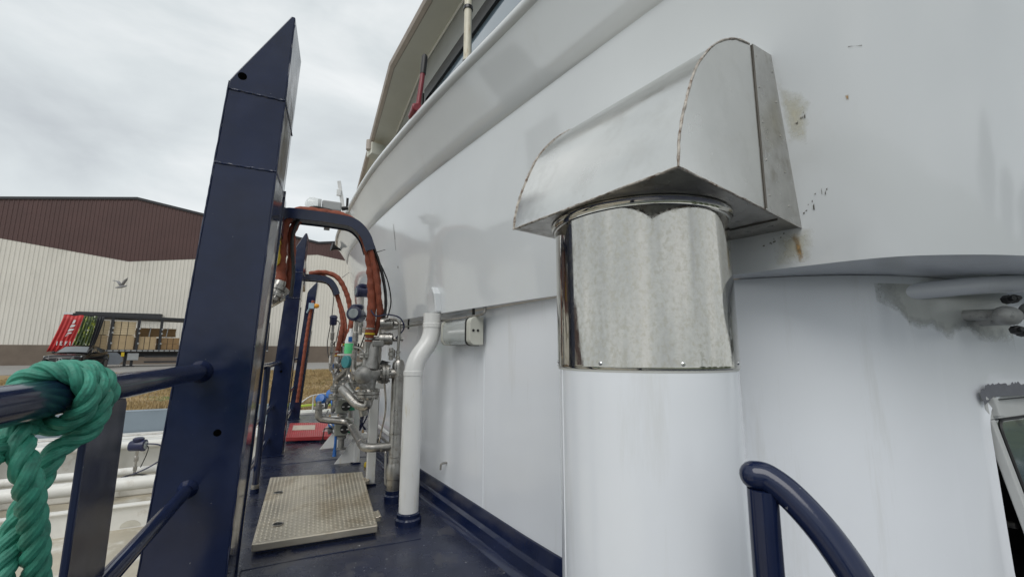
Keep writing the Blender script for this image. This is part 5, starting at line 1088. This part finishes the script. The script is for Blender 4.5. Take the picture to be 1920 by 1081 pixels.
# ================================================================== CARGO DECK (below the rail, left)
def longpipe(label, y, z, r, mat=WHITE_OLD, x0=-45, x1=-.75, clamps=True):
    t_ = thing('cargo_pipe', label, 'pipe', ((x0 + x1) / 2, y, -1.0), 'white pipes along the cargo deck')
    m_ = MB(); m_.tube([(x0, y, z), (x1, y, z)], r, 18); m_.build('pipe', mat, t_)
    if clamps:
        x = x1 - .45
        while x > -14:
            m_ = MB(); m_.lathe([(r + .002, -.02), (r + .016, -.018), (r + .016, .018), (r + .002, .02)], (x, y, z), (1, 0, 0), 18, cap=False); m_.build('clamp', mat, t_)
            m_ = MB(); m_.ab(x - .03, y - .05, -1.0, x + .03, y + .05, z - r); m_.build('support', mat, t_, smooth=False); x -= 1.35
    return t_
gd = thing('deck_girder', 'white deck girder with oval limber holes on the cargo deck', 'girder', (-20, 7.1, -1.0))
m = MB(); m.ab(-45, 7.10, -1.0, -.52, 7.125, -.73); m.ab(-45, 7.05, -.73, -.52, 7.17, -.715); m.build('web', WHITE_OLD, gd, smooth=False)
x = -1.0
while x > -10:
    m = MB(); pl = [(x + .10 * math.cos(a) * (1 if abs(math.cos(a)) > .5 else 1.2), 7.098, -1.0 + .02 + .075 * max(0, math.sin(a))) for a in [math.pi * k / 10 for k in range(11)]]; m.prism(pl, (0, -.004, 0)); m.build('limber_hole', M('hole_beige', (.55, .53, .46), .7), gd, smooth=False); x -= .9  # pale decal painted in the lit tone seen through the hole
longpipe('nearest big white cargo pipe, just beyond the girder', 7.55, -.57, .085)
longpipe('second white cargo pipe, slimmer, behind the big one', 7.95, -.50, .055)
longpipe('white cargo pipe at the back by the long white box', 8.45, -.22, .06)
tk = thing('cargo_deck_box', 'long white steel box running along the cargo deck', 'deck box', (-20, 8.8, -1.0))
m = MB(); m.ab(-45, 8.6, -1.0, -.55, 9.2, -.28); m.build('box', WHITE_OLD, tk, smooth=False, bevel=.02)
m = MB(); m.ab(-45, 8.57, -.275, -.55, 9.22, -.25); m.build('lid', WHITE_OLD, tk, smooth=False)
bw = thing('ship_bulwark', 'blue-grey steel bulwark along the far ship side', 'bulwark', (-25, 9.9, -1.0))
m = MB(); m.ab(-60, 9.86, -1.0, -.3, 9.9, .12); m.build('plate', BLUEGREY, bw, smooth=False); m = MB(); m.tube([(-60, 9.88, .12), (-.3, 9.88, .12)], .025, 8); m.build('top_bar', BLUEGREY, bw)
m = MB(); m.ab(-60, 9.3, -.9, -.5, 9.84, -.24); tag(m.build('side_coaming', WHITE_OLD, smooth=False, bevel=.02), 'white side coaming in front of the blue-grey bulwark', 'coaming')
m = MB(); m.tube([(-45, 9.0, -.16), (-.7, 9.0, -.16)], .012, 8); tag(m.build('guard_wire', STEEL_PIPE), 'thin grey wire strung above the long white box', 'wire')
transmitter('navy transmitter on the cargo deck seen right of the rope stanchion', -2.10, 7.75, -.12, 1.3, -.52, (1, -.2, 0))
for px, lab in ((-2.55, 'small grey fitting on the cargo pipe, right of the flat stanchion'), (-3.9, 'small grey fitting on the cargo pipe beside the green rope')):
    t_ = thing('pipe_fitting', lab, 'fitting', (px, 7.55, -.49)); m = MB(); m.lathe([(.05, 0), (.05, .02), (.025, .025), (.025, .09), (.035, .095), (.035, .12), (.015, .13), (.02, .2)], (px, 7.55, -.49), (.2, 0, 1), 12); m.build('body', CAST, t_); m = MB(); m.tube([(px + .03, 7.55, -.33), (px + .1, 7.5, -.35)], .01, 8); m.build('handle', CAST, t_)
rh = thing('red_hydrant', 'small red fitting on the cargo deck seen between the posts', 'hydrant', (-.95, 7.3, -1.0))
m = MB(); m.lathe([(.10, 0), (.10, .02), (.05, .03), (.05, .5), (.08, .52), (.09, .6), (.05, .68), (.02, .72)], (-1.1, 7.0, -.98), (0, 0, 1), 18); m.build('body', REDP, rh); m = MB(); m.ab(-1.35, 6.85, -1.0, -.85, 7.05, -.985); m.build('base', REDP, rh, smooth=False)
for k, (x, y, lab) in enumerate(((-5.3, 6.4, 'white flanged tank lid on the cargo deck by the rope'), (-6.9, 6.2, 'white flanged tank lid on the cargo deck at the left edge'))):
    t_ = thing('tank_lid', lab, 'tank lid', (x, y, -1.0)); m = MB(); m.lathe([(.26, 0), (.26, .34), (.33, .35), (.33, .40), (.30, .42), (.1, .47), (.0, .48)], (x, y, -1.0), (0, 0, 1), 28); m.build('dome', WHITE_OLD, t_)
    for j in range(8): a = j * .785; m = MB(); m.lathe([(.02, 0), (.02, .06)], (x + .3 * math.cos(a), y + .3 * math.sin(a), -.60), (0, 0, 1), 6); m.build('bolt', CAST, t_, ang=20)
for k, (x, lab) in enumerate(((-1.75, 'white sloping bracket on the girder, right of the flat stanchion'), (-3.35, 'white sloping bracket on the girder, beside the hanging rope'), (-4.9, 'white sloping bracket on the girder near the left edge'))):
    t_ = thing('pipe_bracket', lab, 'bracket', (x, 7.35, -1.0)); m = MB(); m.prism([(x, 7.18, -1.0), (x, 7.48, -1.0), (x, 7.48, -.62), (x, 7.42, -.60)], (.03, 0, 0)); m.build('plate', WHITE_OLD, t_, smooth=False); m = MB(); m.tube([(x + .015, 7.20, -.72), (x + .015, 7.46, -.52)], .022, 10); m.build('strut', WHITE_OLD, t_)
m = MB(); m.tube(smooth_path([(-.8, 7.72, -.60), (-1.6, 7.75, -.63), (-2.1, 7.74, -.50), (-2.5, 7.76, -.62), (-3.6, 7.74, -.64), (-5.0, 7.76, -.60), (-7.0, 7.75, -.62)], 8), .012, 8); tag(m.build('deck_cable', BLACK), 'black cable sagging along between the white cargo pipes', 'cable')
m = MB(); m.tube(smooth_path([(-2.05, 7.75, -.10), (-1.85, 7.75, -.14), (-1.80, 7.75, -.30), (-2.0, 7.74, -.45), (-2.3, 7.74, -.55)], 8), .009, 8); tag(m.build('instrument_cable', NAVYTX), 'thin blue cable looping down from the cargo deck transmitter', 'cable')
cb = thing('clutter_box', 'small brown box among the cargo pipes beside the rope', 'box', (-4.2, 8.2, -1.0)); m = MB(); m.ab(-4.4, 8.1, -.40, -4.05, 8.35, -.18); m.build('case', BRN, cb, smooth=False, bevel=.01); m = MB(); m.ab(-4.35, 8.15, -1.0, -4.1, 8.3, -.401); m.build('stand', WHITE_OLD, cb, smooth=False)
# far end of the walkway: white rail, green hose
er = thing('end_rail', 'bent white tube rail at the far end of the walkway', 'rail', (.1, 9.1, 0))
m = MB(); m.tube(fillet([(-.30, 9.15, .06), (.05, 9.2, .33), (.30, 9.2, .36), (.9, 9.2, .36)], .08), .012, 8); m.build('tube', WPL, er); m = MB(); m.tube([(.1, 9.2, .0), (.1, 9.2, .33)], .012, 8); m.build('leg', WPL, er)
m = MB(); m.ab(-.35, 9.06, -.02, 2.2, 9.5, .03); tag(m.build('end_sill', WHITE_OLD, smooth=False), 'white sill plate closing the far end of the walkway', 'sill')
m = MB(); m.tube(smooth_path([(-.28, 9.25, .12), (.1, 9.25, .15), (.5, 9.22, .14), (1.0, 9.2, .17)], 8), .022, 10); tag(m.build('green_hose', M('yellow_green_hose', (.48, .62, .06), .4)), 'bright yellow-green hose lying across the walkway end', 'hose')
hz_ = thing('horn_speaker', 'small black horn fixed to the far bulwark edge', 'horn', (.2, 7.6, 2.6))
m = MB(); m.lathe([(.02, 0), (.03, .04), (.07, .10), (.075, .11)], (.30, 7.30, 2.86), (-1, -.2, .2), 16); m.build('bell', BLACK, hz_); m = MB(); m.tube([(.30, 7.30, 2.86), (.345, 7.32, 2.85)], .02, 8); m.build('bracket', BLACK, hz_)
